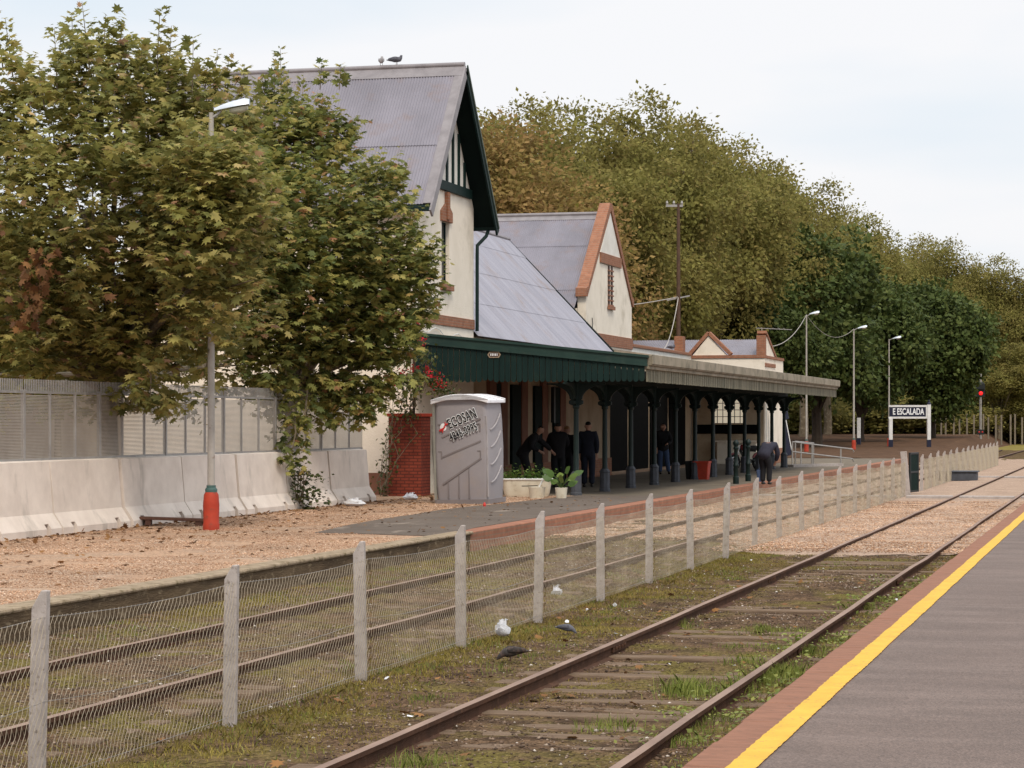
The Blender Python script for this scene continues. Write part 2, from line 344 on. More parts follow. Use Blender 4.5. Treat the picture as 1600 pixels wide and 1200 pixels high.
OL = [(0, (0.145, 0.152, 0.050)), (.35, (0.242, 0.236, 0.069)), (.7, (0.346, 0.309, 0.092)), (.95, (0.431, 0.349, 0.124)), (1, (0.453, 0.257, 0.165))]
M['leaf_near'] = leafmat('plane leaves near', OL, 0.42, .6, .2, .010)
M['leaf_near_dark'] = leafmat('plane leaves deep green', [(0, (0.095, 0.124, 0.044)), (.4, (0.209, 0.224, 0.064)), (.8, (0.333, 0.309, 0.088)), (.96, (0.456, 0.360, 0.115)), (1, (0.526, 0.251, 0.146))], 0.42, .6, .2, .010)
M['leaf_row'] = leafmat('plane leaves row', [(0, (0.200, 0.182, 0.053)), (.5, (0.233, 0.207, 0.060)), (.9, (0.265, 0.230, 0.070)), (1, (0.288, 0.216, 0.078))], .42, .7, .1, .014)
M['leaf_rust'] = leafmat('autumn leaves', [(0, (.22, .165, .05)), (.5, (.28, .195, .065)), (1, (.34, .21, .085))], .42, .7, .1, .012)
M['leaf_yel'] = leafmat('yellowing leaves', [(0, (.15, .135, .02)), (.6, (.27, .22, .035)), (1, (.36, .24, .05))], .3, .6, .15, .012)
M['leaf_ever'] = leafmat('evergreen leaves', [(0, (.05, .072, .02)), (.6, (.075, .10, .026)), (1, (.12, .14, .04))], .25, .6, .12, .010)
M['leaf_pot'] = leafmat('garden leaves', [(0, (.04, .085, .015)), (.6, (.085, .15, .025)), (1, (.14, .19, .04))], .25, .5, .4)
M['leaf_vine'] = leafmat('vine leaves', [(0, (.03, .05, .015)), (.6, (.07, .085, .02)), (1, (.12, .11, .03))], .25, .5, .35)
M['flower'] = leafmat('red blossom', [(0, (.45, .015, .025)), (1, (.6, .04, .05))], .25, .6, .2)
M['grass'] = leafmat('grass blades', [(0, (.12, .15, .03)), (.5, (.20, .24, .05)), (1, (.31, .31, .085))], .3, .6, .2)
M['moss'] = leafmat('short mossy turf', [(0, (.16, .12, .035)), (.5, (.27, .212, .05)), (1, (.37, .285, .09))], .25, .8, .1, .01)
M['litter_leaf'] = leafmat('fallen leaves', [(0, (.10, .05, .025)), (.5, (.18, .085, .035)), (1, (.28, .14, .05))], .1, .8, .15)
M['pebble'] = leafmat('loose stones', [(0, (.05, .034, .025)), (.6, (.16, .105, .072)), (.94, (.32, .24, .18)), (1, (.6, .54, .48))], .0, .9, .15)
M['pebble_pink'] = leafmat('loose gravel stones', [(0, (.26, .145, .085)), (.4, (.44, .265, .165)), (.8, (.55, .36, .24)), (1, (.68, .53, .41))], .0, .9, .15)

# value noise for scattering
_G = rng.random((256, 256))
def vnoise(x, y):
    x = np.asarray(x); y = np.asarray(y)
    xi = np.floor(x).astype(int); yi = np.floor(y).astype(int); fx = x-xi; fy = y-yi
    fx = fx*fx*(3-2*fx); fy = fy*fy*(3-2*fy)
    g = lambda a, b: _G[a % 256, b % 256]
    return (g(xi, yi)*(1-fx)+g(xi+1, yi)*fx)*(1-fy)+(g(xi, yi+1)*(1-fx)+g(xi+1, yi+1)*fx)*fy
def bump_h(x, y):
    return (vnoise(x*1.3, y*1.3)-.5)*.05+(vnoise(x*5+40, y*5)-.5)*.03+.085*np.clip((-6.6-np.asarray(x))/.6, 0, 1)

# ================================================================== THE GROUND
HP = .40                        # level of the yard and far platform
XW = -10.6                      # its retaining edge
HN = .55                        # near platform
o = MB(); o.add([(-700, -80, -.05), (700, -80, -.05), (700, 1400, -.05), (-700, 1400, -.05)], [(0, 1, 2, 3)])
tag(o.build('ground', M['earth']), kind='structure')
# trackbed with real unevenness
xs = np.arange(XW, -1.95, .1); ys = np.concatenate([np.arange(4, 45, .1), np.arange(45, 180.1, 3)])
gx, gy = np.meshgrid(xs, ys); nx_, ny_ = len(xs), len(ys)
V = np.stack([gx, gy, bump_h(gx, gy)-.0], -1).reshape(-1, 3)
idx = np.arange(nx_*ny_).reshape(ny_, nx_)
Fq = np.stack([idx[:-1, :-1], idx[:-1, 1:], idx[1:, 1:], idx[1:, :-1]], -1).reshape(-1, 4)
tag(np_mesh('trackbed', V, Fq, M['soil'], smooth=True), kind='structure')
# pale ballast from the crossing onwards, ragged near edge
mb = MB(); top = []; n = 60
for i in range(n+1):
    x = XW+.02+(8.5)*i/n
    e = 39.6 if x > -6.4 else 39.6+(-6.4-x)*.75
    top.append((x, e+(vnoise(x*2.2, 3.0)-.5)*1.5+(vnoise(x*8, 9.0)-.5)*.6, .02))
rows = [top]
for yy in list(np.arange(43.5, 60, .5))+[70, 90, 115, 140]:
    rows.append([(p[0], yy, .03+max(float(bump_h(p[0], yy)), .0)*.8+(.02 if p[0] > -6.4 else 0)) for p in top])
vs = [p for r_ in rows for p in r_]
mb.add(vs, [(j*(n+1)+i, j*(n+1)+i+1, (j+1)*(n+1)+i+1, (j+1)*(n+1)+i) for j in range(len(rows)-1) for i in range(n)])
tag(mb.build('ballast', M['ballast'], smooth=True), kind='structure')
# raised gravel yard left of the tracks
mb = MB(); mb.box(-90, XW-.35, -10, 57.2, -.04, HP); mb.box(-90, -17.2, 57.2, 118, -.04, HP)
tag(mb.build('gravel_yard', M['gravel']), kind='structure')
mb = MB(); mb.box(XW-.35, XW, 5, 37.9, -.04, HP+.012); tag(mb.build('yard_kerb', M['wallcon'], bevel=.04), kind='structure')
mb = MB()
for k in range(22): mb.box(XW-.33+random.random()*.03, XW+.015+random.random()*.02, 5+1.5*k, 5+1.5*k+1.485, HP-.035, HP+.012+random.random()*.012)
tag(mb.build('yard_kerb_coping', M['copcon'], bevel=.03), kind='structure')
mb = MB(); mb.box(XW-.35, XW, 37.9, 118, -.04, HP+.008); tag(mb.build('platform_edge', M['brick_edge'], bevel=.02), kind='structure')
mb = MB(); mb.box(-17.2, XW-.35, 57.2, 118, -.04, HP); tag(mb.build('platform_floor', M['plat_floor']), kind='structure')
# asphalt path that runs out into the gravel
up = [(492, 832), (540, 822), (600, 811), (650, 804), (690, 797), (735, 792), (790, 787), (840, 781), (880, 778)]
lo_ = [(492, 833), (560, 834.5), (620, 836.5), (674, 838), (705, 835.5)]
pu = [gnd(a, b, HP) for a, b in up]; pl = [gnd(a, b, HP) for a, b in lo_]
poly = pl+[Vector((XW-.36, 39.4, HP)), Vector((XW-.36, 57.2, HP)), Vector((pu[-1].x, 57.2, HP))]+pu[::-1][1:-1]
mb = MB(); mb.prism([(p.x, p.y, HP) for p in poly], (0, 0, .012)); tag(mb.build('asphalt_path', M['asphalt']), kind='structure')
# earth bank and paths at the far end
mb = MB(); rows = []
for yy, zz in ((118.0, .392), (140, .39), (172, .39), (190, .75), (215, 1.0), (330, 1.2)):
    rows.append([(xx, yy, (zz+.06*vnoise(xx*.3, yy*.3)) if xx < -12 else (.1 if xx < -10.3 else -.04)) for xx in (-160, -80, -60, -48, -40, -34, -29, -25, -22, -19, -16, -13, -11.2, -10.2)])
mb.add([p for r in rows for p in r], [(j*14+i, j*14+i+1, (j+1)*14+i+1, (j+1)*14+i) for j in range(5) for i in range(13)])
tag(mb.build('earth_bank', M['earth']), kind='structure')
mb = MB(); mb.box(-11, 60, 178, 240, -.03, .03); tag(mb.build('grass_verge', M['moss']), kind='structure')
# near platform
mb = MB(); mb.box(-1.77, 40, -4, 160, -.04, HN); tag(mb.build('near_platform', M['near_asph']), kind='structure')
mb = MB()
y = -2.0; k = 0
while y < 150:
    L_ = .9 if y < 60 else 6
    mb.box(-2.13+(random.random()-.5)*.012, -1.77, y+.004, y+L_-.004, -.03, HN+.004+(random.random()-.5)*.004); y += L_
tag(mb.build('near_platform_edge', M['near_edge'], bevel=.012), kind='structure')
mb = MB(); ys_ = np.concatenate([np.arange(2, 60, .05), np.arange(60, 150, 2)])
vs = []
for i, yy in enumerate(ys_):
    a = -1.915+(vnoise(yy*1.3, 1.0)-.5)*.012+(random.random()-.5)*.009; b = -1.768+(vnoise(yy*1.1, 7.0)-.5)*.010+(random.random()-.5)*.006
    vs += [(a, yy, HN+.0075), (b, yy, HN+.0075)]
mb.add(vs, [(2*i, 2*i+1, 2*i+3, 2*i+2) for i in range(len(ys_)-1)])
tag(mb.build('yellow_line', M['yellow']), kind='structure')

# ================================================================== TRACKS
def fix_normals(o):
    bm = bmesh.new(); bm.from_mesh(o.data); bmesh.ops.recalc_face_normals(bm, faces=bm.faces); bm.to_mesh(o.data); bm.free()
def rail_mesh(x, y0, y1, name, parent):
    web = [(-.065, -.01), (.065, -.01), (.065, .006), (.012, .022), (.012, .098), (.034, .104), (.034, .136), (-.034, .136), (-.034, .104), (-.012, .098), (-.012, .022), (-.065, .006)]
    ys_ = [y0]
    while ys_[-1] < y1: ys_.append(min(y1, ys_[-1]+(2.0 if ys_[-1] < 60 else 12)))
    mb = MB(); n = len(web)
    vs = []
    for yy in ys_:
        dx = (vnoise(yy*.35, x*3)-.5)*.03; dz = (vnoise(yy*.4+9, x)-.5)*.016
        vs += [(x+dx+a, yy, (.045 if x < -7 else -.014)+dz+b) for a, b in web]
    mb.add(vs, [(j*n+i, j*n+(i+1) % n, (j+1)*n+(i+1) % n, (j+1)*n+i) for j in range(len(ys_)-1) for i in range(n)])
    o = mb.build(name, M['rail'], parent); fix_normals(o)
    o.data.materials.append(M['rail_top'])
    for p in o.data.polygons:
        if p.normal.z > .9 and p.center.z > .1: p.material_index = 1
        if p.normal.z < -.9 and False: pass
    return o
def track(xa, xb, label, y0, y1):
    t = empty('railway_track', ((xa+xb)/2, y0, 0), 0, label, 'railway track')
    for x in (xa, xb):
        o = rail_mesh(x, y0, y1, 'rail', t); o.location = (-t.location.x, -y0, 0)
        for yj in (15.1+x*.3, 23.4+x*.2, 33.0+x*.1):
            mb = MB()
            for sx in (-1, 1):
                mb.box(x+sx*.014, x+sx*.032, yj-.3, yj+.3, .035, .105)
                for q in (-.2, -.07, .07, .2): mb.box(x+sx*.032, x+sx*.05, yj+q-.014, yj+q+.014, .058, .086)
            mb.build('fishplate', M['rail'], t, bevel=.004).location = (-t.location.x, -y0, 0)
    y = y0+.4; i = 0
    base = MB(); base.box(-1.33, 1.33, -.12, .12, -.12, .022)
    s0 = None
    while y < 40.5:
        if s0 is None: s = s0 = base.build('sleeper', M['sleeper'], t, bevel=.02)
        else:
            s = s0.copy(); col.objects.link(s); s.parent = t
        s.location = ((random.random()-.5)*.12, y-y0, -.036+random.random()*.032+(.055 if xa < -8 else 0)); s.rotation_euler = ((random.random()-.5)*.02, (random.random()-.5)*.012, (random.random()-.5)*.05)
        y += .58+(random.random()-.5)*.09; i += 1
    return t
track(-4.81, -3.075, 'rusty railway track with grassy sleepers beside the yellow line platform', 9, 175)
track(-9.0, -7.32, 'rusty railway track between the wire fence and the far platform', 14, 175)
# crossing slabs over the near track
for px, py in ((1500, 776), (1575, 745)):
    g = gnd(px, py, .1)
    mb = MB(); mb.box(-6.2, -4.9, g.y-.25, g.y+.25, .03, .125); mb.box(-4.7, -3.17, g.y-.25, g.y+.25, .03, .125); mb.box(-2.98, -2.2, g.y-.25, g.y+.25, .03, .125)
    if px == 1500:
        mb.box(-7.2, -6.5, g.y-.25, g.y+.25, .03, .125); mb.box(-8.9, -7.42, g.y-.25, g.y+.25, .03, .125); mb.box(-10.5, -9.1, g.y-.25, g.y+.25, .03, .125)
    tag(mb.build('crossing_path', M['post'], bevel=.015), kind='structure')

# ================================================================== WIRE FENCE
XF = -6.42; PITCH = 3.15; Y0 = yat(58, 6.42); HT = 1.22
def post_mb(lean=0):
    mb = MB(); a = .055
    mb.prism([(-.05, -.03, -.2), (-.05, -.03, HT-.11), (.012, -.03, HT), (.05, -.03, HT), (.05, -.03, -.2)], (0, .06, 0)); return mb
def bay_mesh():
    mb = MB(); pt = .064; hgt = 1.02; ns = 18
    for slope, r_ in ((.62, .0020), (-.62, .0010)):
        k0 = int(hgt*abs(slope)/pt)+1
        for k in range(-k0, int(PITCH/pt)+k0+1):
            pts = []; y0_ = k*pt
            for j in range(ns+1):
                t = j/ns; z = hgt*t; yy = y0_+slope*z+(.012*math.sin(z*46+k*.3) if slope > 0 else 0)+.02*math.sin(k*.21)
                if 0 <= yy <= PITCH:
                    pts.append((.056+(.004 if slope > 0 else 0)+.012*math.sin(yy*2+z*3), yy, .05+z-.035*math.sin(math.pi*yy/PITCH)*t))
            if len(pts) > 1: mb.tube(pts, r_, 3, cap=False)
    return mb
def wires_mesh():
    mb = MB()
    for z, dr in ((1.06, .03), (.55, .05), (.09, .01)):
        mb.tube([(.056, PITCH*i/6, z-dr*math.sin(math.pi*i/6)) for i in range(7)], .0022, 4, cap=False)
    return mb
p0 = b0 = w0 = None
def wire_fence(i0, i1, label):
    global p0, b0, w0
    root = empty('chain_link_fence', (XF, Y0+i0*PITCH, 0), 0, label, 'fence')
    for i in range(i0, i1+1):
        y = (i-i0)*PITCH
        if p0 is None: q = p0 = post_mb().build('post', M['post'], root, bevel=.008)
        else: q = p0.copy(); col.objects.link(q); q.parent = root
        q.location = ((random.random()-.5)*.03, y, (random.random()-.5)*.07); q.rotation_euler = ((random.random()-.5)*.05, (random.random()-.5)*.045, (random.random()-.5)*.1)
        if i < i1:
            if b0 is None:
                b_ = b0 = bay_mesh().build('wire_mesh', M['wire'], root); w_ = w0 = wires_mesh().build('straining_wire', M['galv'], root)
            else:
                b_ = b0.copy(); col.objects.link(b_); b_.parent = root; w_ = w0.copy(); col.objects.link(w_); w_.parent = root
            b_.location = (0, y, 0); w_.location = (0, y, 0)
    return root
wire_fence(-1, 18, 'long chain link fence on pale concrete posts standing between the two tracks')
wire_fence(20, 34, 'far stretch of chain link fence beyond the dark metal gate')
yg = Y0+18*PITCH
g = empty('metal_gate', (XF, yg+2.2, 0), 0, 'narrow dark green metal gate standing open in the wire fence', 'gate')
mb = MB()
for (a, b) in ((-.06, .0), (.86, .92)): mb.box(a, b, -.03, .03, .1, 1.3)
for z in (.1, .68, 1.24): mb.box(0, .86, -.026, .026, z, z+.06)
mb.build('gate_frame', M['black_metal'], g, bevel=.004)
mb = MB()
for k in range(8): mb.box(.06+k*.1, .1+k*.1, -.018, .018, .16, 1.24)
mb.build('gate_bar', M['green'], g)
g.rotation_euler = (0, 0, R(80))
q = MB(); q.box(-.09, .09, -.09, .09, -.1, 1.35); q = q.build('gate_post', M['post'], bevel=.01); q.location = (XF, yg+1.35, 0); q.rotation_euler = (0, R(-5), 0)
tag(q, 'leaning pale concrete post right beside the dark gate', 'gate post')
pb = gnd(1495, 751, .05)
mb = MB(); mb.box(-.75, .75, -.45, .45, 0, .32); mb.box(-.8, .8, -.5, .5, .32, .38)
q = mb.build('concrete_box', M['pedestal'], loc=(pb.x, pb.y, .04), bevel=.03); tag(q, 'low grey concrete cable box on the ballast beyond the gate', 'cable box')

# ================================================================== BARRIERS AND LOUVRE FENCE
XB = -16.84
bj = [Y for Y in [yat(571, 17.1)-2.76*k for k in range(0, 9)]]
blab = ['pale concrete barrier at the right end by the cream wall', 'pale concrete barrier with the green branch hanging before it', 'pale concrete barrier just right of the lamp post with red base',
        'pale concrete barrier directly behind the lamp post with red base', 'pale concrete barrier behind the brown board on the gravel', 'pale concrete barrier first left of the brown board',
        'pale concrete barrier second left of the brown board', 'pale concrete barrier at the left edge of the picture', 'pale concrete barrier at the far left end of the row']
def barrier_mb(Ln):
    mb = MB()
    prof = [(.0, 0), (.0, .12), (-.16, .36), (-.235, 1.2), (-.40, 1.22), (-.475, .36), (-.62, .12), (-.62, 0)]
    slot = [(-.055, .195), (-.055, .2), (-.16, .36), (-.235, 1.2), (-.40, 1.22), (-.475, .36), (-.57, .2), (-.57, .195)]
    for (a, b, p) in ((.022, .42, prof), (.42, .58, slot), (.58, Ln-.58, prof), (Ln-.58, Ln-.42, slot), (Ln-.42, Ln-.022, prof)):
        mb.prism([(x, a, z) for x, z in p], (0, b-a, 0))
    return mb
b_ = None
for k in range(8):
    if b_ is None: q = b_ = barrier_mb(2.76).build('concrete_barrier', M['concrete'], bevel=.0)
    else: q = b_.copy(); col.objects.link(q)
    q.location = (XB+(random.random()-.5)*.05, bj[k+1], HP-.01); q.rotation_euler = (0, 0, (random.random()-.5)*.012)
    tag(q, blab[k], 'barrier', 'concrete barriers along the gravel yard')
fence = empty('louvre_fence', (-17.25, 20, HP), 0, 'grey louvred metal fence with comb spikes behind the concrete barriers', 'fence')
PW = 2.9; fy_end = yat(566, 17.25); pn = None
for k in range(10):
    if pn is None:
        mb = MB(); mb.box(-.03, .03, -.03, .03, 1.0, 2.36)
        for q in (1, 2): mb.box(-.02, .02, PW/3*q-.018, PW/3*q+.018, 1.2, 2.34)
        mb.box(-.02, .02, .03, PW-.03, 1.2, 1.24); mb.box(-.02, .02, .03, PW-.03, 2.3, 2.34)
        fr = mb.build('fence_frame', M['galv'], fence)
        mb = MB()
        nz_ = 44
        for b in range(3):
            for j in range(nz_):
                z = 1.25+1.04*j/nz_
                mb.bar((.012, PW/3*b+.03, z), (.012, PW/3*(b+1)-.03, z), .0165, .0025, (1, 0, .4))
        sl = mb.build('louvre_panel', M['slat'], fence)
        mb = MB()
        for j in range(46): mb.box(-.004, .004, .04+j*.0625, .064+j*.0625, 2.34, 2.53)
        cm = mb.build('comb_spikes', M['galv'], fence); pn = (fr, sl, cm); parts = pn
    else:
        parts = []
        for p in pn:
            c = p.copy(); col.objects.link(c); c.parent = fence; parts.append(c)
    for p in parts: p.location = (0, fy_end-(k+1)*PW-20, 0)

# ================================================================== STATION BUILDING
st = empty('station_building', (-17.3, 57, HP), 0, 'cream railway station with steep grey corrugated roofs and brick trimmed gables', 'station')
stl = Vector(st.location)
def part(mb, name, m, smooth=False, bevel=0, parent=st, label=None):
    o = mb.build(name, m, parent, smooth, bevel)
    if parent is st: o.location = -stl
    if label: o['label'] = label
    return o
def corr(mb, e0, along, L_, up, pitch=.076, amp=.011, lift=0.0):
    along = Vector(along).normalized(); up = Vector(up); nrm = along.cross(up).normalized()
    if nrm.z < 0: nrm = -nrm
    ns = 6; n = int(L_/pitch)*ns; vs = []
    for i in range(n+1):
        s_ = L_*i/n; h = amp*math.sin(2*math.pi*i/ns)
        for t in (0, 1): vs.append(Vector(e0)+along*s_+up*t+nrm*(h+lift))
    mb.add(vs, [(2*i, 2*i+2, 2*i+3, 2*i+1) for i in range(n)])
def seam_strip(mb, p, q, wd, nrm, th=.01):
    mb.bar(p, q, wd, th, nrm)
# main block ------------------------------------------------------
ya, yb, ym = 56.74, 62.12, 59.43; xw = -17.3; xback = -25.2
ev, ap = 7.65, 11.5; yl, yr = 56.36, 62.50; xv = -16.77
sl_ = (ap-ev)/(ym-yl)
def gz(y): return ap-abs(y-ym)*sl_
mb = MB()
mb.prism([(xback, ya, HP-.1), (xback, yb, HP-.1), (xback, yb, gz(yb)-.1), (xback, ym, ap-.1), (xback, ya, gz(ya)-.1)], (xw-.16-xback, 0, 0))
wy0, wy1, wz0, wz1 = 59.03, 59.75, 5.82, 7.45
x0, x1 = xw-.13, xw
mb.box(x0, x1, ya, wy0, HP-.1, 8.0); mb.box(x0, x1, wy1, yb, HP-.1, 8.0); mb.box(x0, x1, wy0, wy1, HP-.1, wz0); mb.box(x0, x1, wy0, wy1, wz1, 8.0)
mb.prism([(x0, ya, 8.0), (x0, yb, 8.0), (x0, yb, gz(yb)-.1), (x0, ym, ap-.1), (x0, ya, gz(ya)-.1)], (.13, 0, 0))
part(mb, 'wall', M['cream'])
mb = MB(); mb.box(x0-.03, x0+.01, wy0, wy1, wz0, wz1); f = part(mb, 'window', M['glass_dark'])
mb = MB()
for a in (wy0+.02, (wy0+wy1)/2-.02, wy1-.06): mb.box(x0+.01, x0+.035, a, a+.04, wz0, wz1)
for z in (wz0, 6.35, 6.9, wz1-.05): mb.box(x0+.01, x0+.03, wy0+.02, wy1-.02, z, z+.04)
mb.build('window_frame', M['green'], f)
mb = MB(); mb.prism([(xw, wy0-.14, 7.45), (xw, wy1+.14, 7.45), (xw, wy1+.14, 7.72), (xw, (wy0+wy1)/2+.12, 7.92), (xw, (wy0+wy1)/2-.12, 7.92), (xw, wy0-.14, 7.72)], (.06, 0, 0))
mb.box(xw+.06, xw+.11, (wy0+wy1)/2-.09, (wy0+wy1)/2+.09, 7.5, 8.22); mb.box(xw, xw+.06, (wy0+wy1)/2-.09, (wy0+wy1)/2+.09, 7.92, 8.22)
part(mb, 'window_lintel', M['brick'], bevel=.01)
mb = MB(); mb.box(xw, xw+.1, wy0-.14, wy1+.14, 5.66, 5.82); part(mb, 'window_sill', M['brick'], bevel=.01)
mb = MB(); mb.box(xw, xw+.04, ya-.04, yb-.02, 4.74, 5.0); mb.box(xback, xw, ya-.04, ya, 4.74, 5.0)
part(mb, 'brick_band', M['brick'])
mb = MB(); mb.box(xback, xw-.45, ya-.05, ya, HP-.05, .95); part(mb, 'plinth', M['plinth'])
# half timbering in the gable
mb = MB(); mb.box(xw, xw+.09, ym-2.27, ym+2.27, 8.25, 8.5); part(mb, 'gable_beam', M['green'], bevel=.01)
mb = MB()
for i in range(9):
    y = ya+.45+i*(yb-ya-.9)/8
    if gz(y)-.25 > 8.55: mb.box(xw+.012, xw+.05, y-.075, y+.075, 8.5, gz(y)-.22)
part(mb, 'gable_timber', M['green'])
mb = MB(); mb.prism([(xw, ym-2.2, 8.5), (xw, ym+2.2, 8.5), (xw, ym, ap-.25)], (.012, 0, 0)); part(mb, 'gable_panel', M['white_wall'])
# roof sheets, two lengths per slope, with overlap
r_ = MB(); midt = .44
for sgn, ye in ((1, yl), (-1, yr)):
    upv = Vector((0, ym-ye, ap-ev))
    corr(r_, (xback, ye, ev), (1, 0, 0), xv-xback, upv*midt, lift=0.0)
    corr(r_, Vector((xback, ye, ev))+upv*(midt-.025), (1, 0, 0), xv-xback, upv*(1.025-midt), lift=.016)
rf = part(r_, 'roof', M['zinc'], smooth=True)
mb = MB(); mb.tube([(xback, ym, ap+.05), (xv-.02, ym, ap+.05)], .07, 10)
for sgn in (-1, 1): mb.bar((xback, ym+sgn*.14, ap-.13), (xv, ym+sgn*.14, ap-.13), .36, .012, (0, sgn*.78, .62))
part(mb, 'ridge_cap', M['ridge'], smooth=True)
mb = MB()
nl = Vector((0, -(ap-ev), ym-yl)).normalized()
mb.bar(Vector((xv-.11, yl, ev))+nl*.02, Vector((xv-.11, ym, ap))+nl*.02, .24, .02, nl)
part(mb, 'verge_flashing', M['ridge'])
mb = MB(); dn = Vector((0, 0, -1))
for ye, m_ in ((yl-.12, 'ridge'), (yr+.12, 'green')):
    mb = MB(); mb.bar((xv+.015, ye, ev-.15-.1), (xv+.015, ym, ap-.1), .05, .24, (0, 0, 1)); part(mb, 'barge_board', M[m_])
mb = MB()
for ye in (yr+.12,):
    mb.bar((xv+.055, ye, ev-.15+.02), (xv+.055, ym, ap+.02), .03, .055, (0, 0, 1))
part(mb, 'barge_trim', M['green_edge'])
mb = MB()
for ye, s_ in ((yl, 1), (yr, -1)):
    mb.prism([(xv, ye, ev-.03), (xv, ym, ap-.04), (xv, ym, ap-.10), (xv, ye, ev-.09)], (xback-xv, 0, 0))
part(mb, 'soffit', M['green_dull'])
for a_, b_ in ((yl-.10, yl-.02), (yr+.02, yr+.1)):
    mb = MB(); mb.box(xback, xv+.02, a_, b_, ev-.19, ev-.05); part(mb, 'gutter', M['green'], bevel=.02)
mb = MB(); mb.tube([(xw+.3, yr+.02, ev-.2), (xw+.28, yr-.1, ev-.35), (xw+.1, yb+.02, ev-.62), (xw+.09, yb+.04, ev-.9), (xw+.09, yb+.04, 4.7)], .05, 8)
part(mb, 'drainpipe', M['green'], smooth=True)
mb = MB(); mb.box(xw-.9, xw-.84, ya-.04, ya, 5.3, 7.2); mb.box(xw-2.3, xw-2.24, ya-.04, ya, 5.3, 7.2); mb.box(xw-2.24, xw-.9, ya-.04, ya, 7.14, 7.2)
f = part(mb, 'side_window', M['brown']); mb = MB(); mb.box(xw-2.24, xw-.9, ya-.015, ya-.001, 5.3, 7.14); mb.build('pane', M['white_wall'], f)
# cable slung along the wall
mb = MB(); mb.tube([(xw+.04, ya+.2+.35*i, 4.62-.10*math.sin(i*1.1)-.015*i) for i in range(14)], .012, 5); part(mb, 'wall_cable', M['white_paint'])
# middle wing ----------------------------------------------------
ex, ez, rx, rz = -17.22, 4.62, -20.95, 8.52; wya, wyb = yb, 79.8
mb = MB(); upv = Vector((rx-ex, 0, rz-ez)); cuts = [0, .27, .56, .85, 1.0]
for i in range(4):
    a, b = cuts[i], cuts[i+1]
    corr(mb, Vector((ex, wya+.02, ez))+upv*(a-.012), (0, 1, 0), wyb-wya, upv*(b-a+.012), lift=.013*i)
upb = Vector((rx-(-24.7), 0, rz-ez)); corr(mb, (-24.7, wya+.02, ez), (0, 1, 0), wyb-wya, upb)
part(mb, 'roof', M['zinc_light'], smooth=True)
mb = MB(); mb.tube([(rx, wya, rz+.06), (rx, 79.8, rz+.06)], .07, 8); part(mb, 'ridge_cap', M['ridge'], smooth=True)
mb = MB(); mb.bar((rx, wyb+.01, rz+.03), (ex, wyb+.01, ez+.03), .14, .05, (.7, 0, .7)); part(mb, 'verge_flashing', M['green_dull'])
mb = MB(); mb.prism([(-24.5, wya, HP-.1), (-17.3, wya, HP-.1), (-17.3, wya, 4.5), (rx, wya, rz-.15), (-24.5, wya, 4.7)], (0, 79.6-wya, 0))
part(mb, 'wall', M['ochre_shaded'])
mb = MB(); mb.box(-25, -18.4, 79.6, 101.1, HP-.1, 4.9); part(mb, 'rear_wall', M['ochre_shaded'])
mb = MB(); mb.box(-17.3, -17.24, 62.2, 79.6, HP-.05, 1.0); part(mb, 'plinth', M['brick'])
for px in (768, 786, 818, 850, 878):
    mb = MB(); mb.box(-17.3, -17.2, yat(px, 17.25)-.35, yat(px, 17.25)+.35, 1.0, 4.4); part(mb, 'pilaster', M['plinth'])
for px in (775, 806, 841, 871):
    mb = MB(); y = yat(px, 17.25); mb.box(-17.3, -17.22, y-.5, y+.5, HP, 3.3); d = part(mb, 'door', M['green_dull'])
    mb = MB(); mb.box(-17.22, -17.16, y+.3, y+.34, 1.3, 1.5); mb.build('handle', M['black_metal'], d)
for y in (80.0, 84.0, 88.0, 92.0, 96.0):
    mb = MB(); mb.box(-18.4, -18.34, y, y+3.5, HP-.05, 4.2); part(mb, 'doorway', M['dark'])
mb = MB(); mb.box(-17.2, -17.1, 70.6, 70.8, 2.2, 3.3); part(mb, 'hanging_board', M['black_metal'])
# second gable ----------------------------------------------------
ga, gb, gm = 80.7, 88.55, 84.6; gt, gf = 10.09, 6.68
gs = (gt-gf)/(gm-ga)
mb = MB(); mb.prism([(-18.70, ga, 3.2), (-18.70, gb, 3.2), (-18.70, gb, gf), (-18.70, gm+.12, gt-.1), (-18.70, gm-.12, gt-.1), (-18.70, ga, gf)], (.30, 0, 0))
mb.box(-26, -18.71, ga, gb, 3.2, 6.2)
part(mb, 'wall', M['cream'])
mb = MB(); t_ = .13
for s_ in (-1, 1):
    ye = ga if s_ < 0 else gb
    mb.prism([(-18.74, ye+s_*.16, gf-.08), (-18.74, ye+s_*.16, gf+.22), (-18.74, ye-s_*.12, gf+.28), (-18.74, gm+s_*.16, gt+.12), (-18.74, gm+s_*.0, gt+.12), (-18.74, gm, gt-.12), (-18.74, ye-s_*.0, gf-.08)], (.40, 0, 0))
part(mb, 'gable_coping', M['brick'])
mb = MB(); mb.box(-18.4, -18.34, gm-1.7, gm+1.85, 7.94, 8.31); mb.box(-18.4, -18.35, ga, gb, 4.98, 5.39); mb.box(-18.85, -18.4, ga-.03, ga, 4.98, 5.39)
part(mb, 'brick_band', M['brick'])
mb = MB(); mb.prism([(-18.4, gm-1.62, 8.31), (-18.4, gm+1.7, 8.31), (-18.4, gm+.05, 9.85)], (.02, 0, 0)); part(mb, 'gable_panel', M['white_wall'])
mb = MB()
for y in (gm-.32, gm+.2): mb.box(-18.4, -18.37, y, y+.22, 6.45, 7.92)
w_ = part(mb, 'slit_window', M['brown'])
mb = MB()
for j in range(8):
    mb.box(-18.37, -18.34, gm-.38, gm+.48, 6.45+j*.18, 6.5+j*.18)
mb.box(-18.37, -18.3, gm-.45, gm+.55, 6.32, 6.45); mb.build('grille', M['brick'], w_)
mb = MB(); gr = 9.77; ll = 6.2
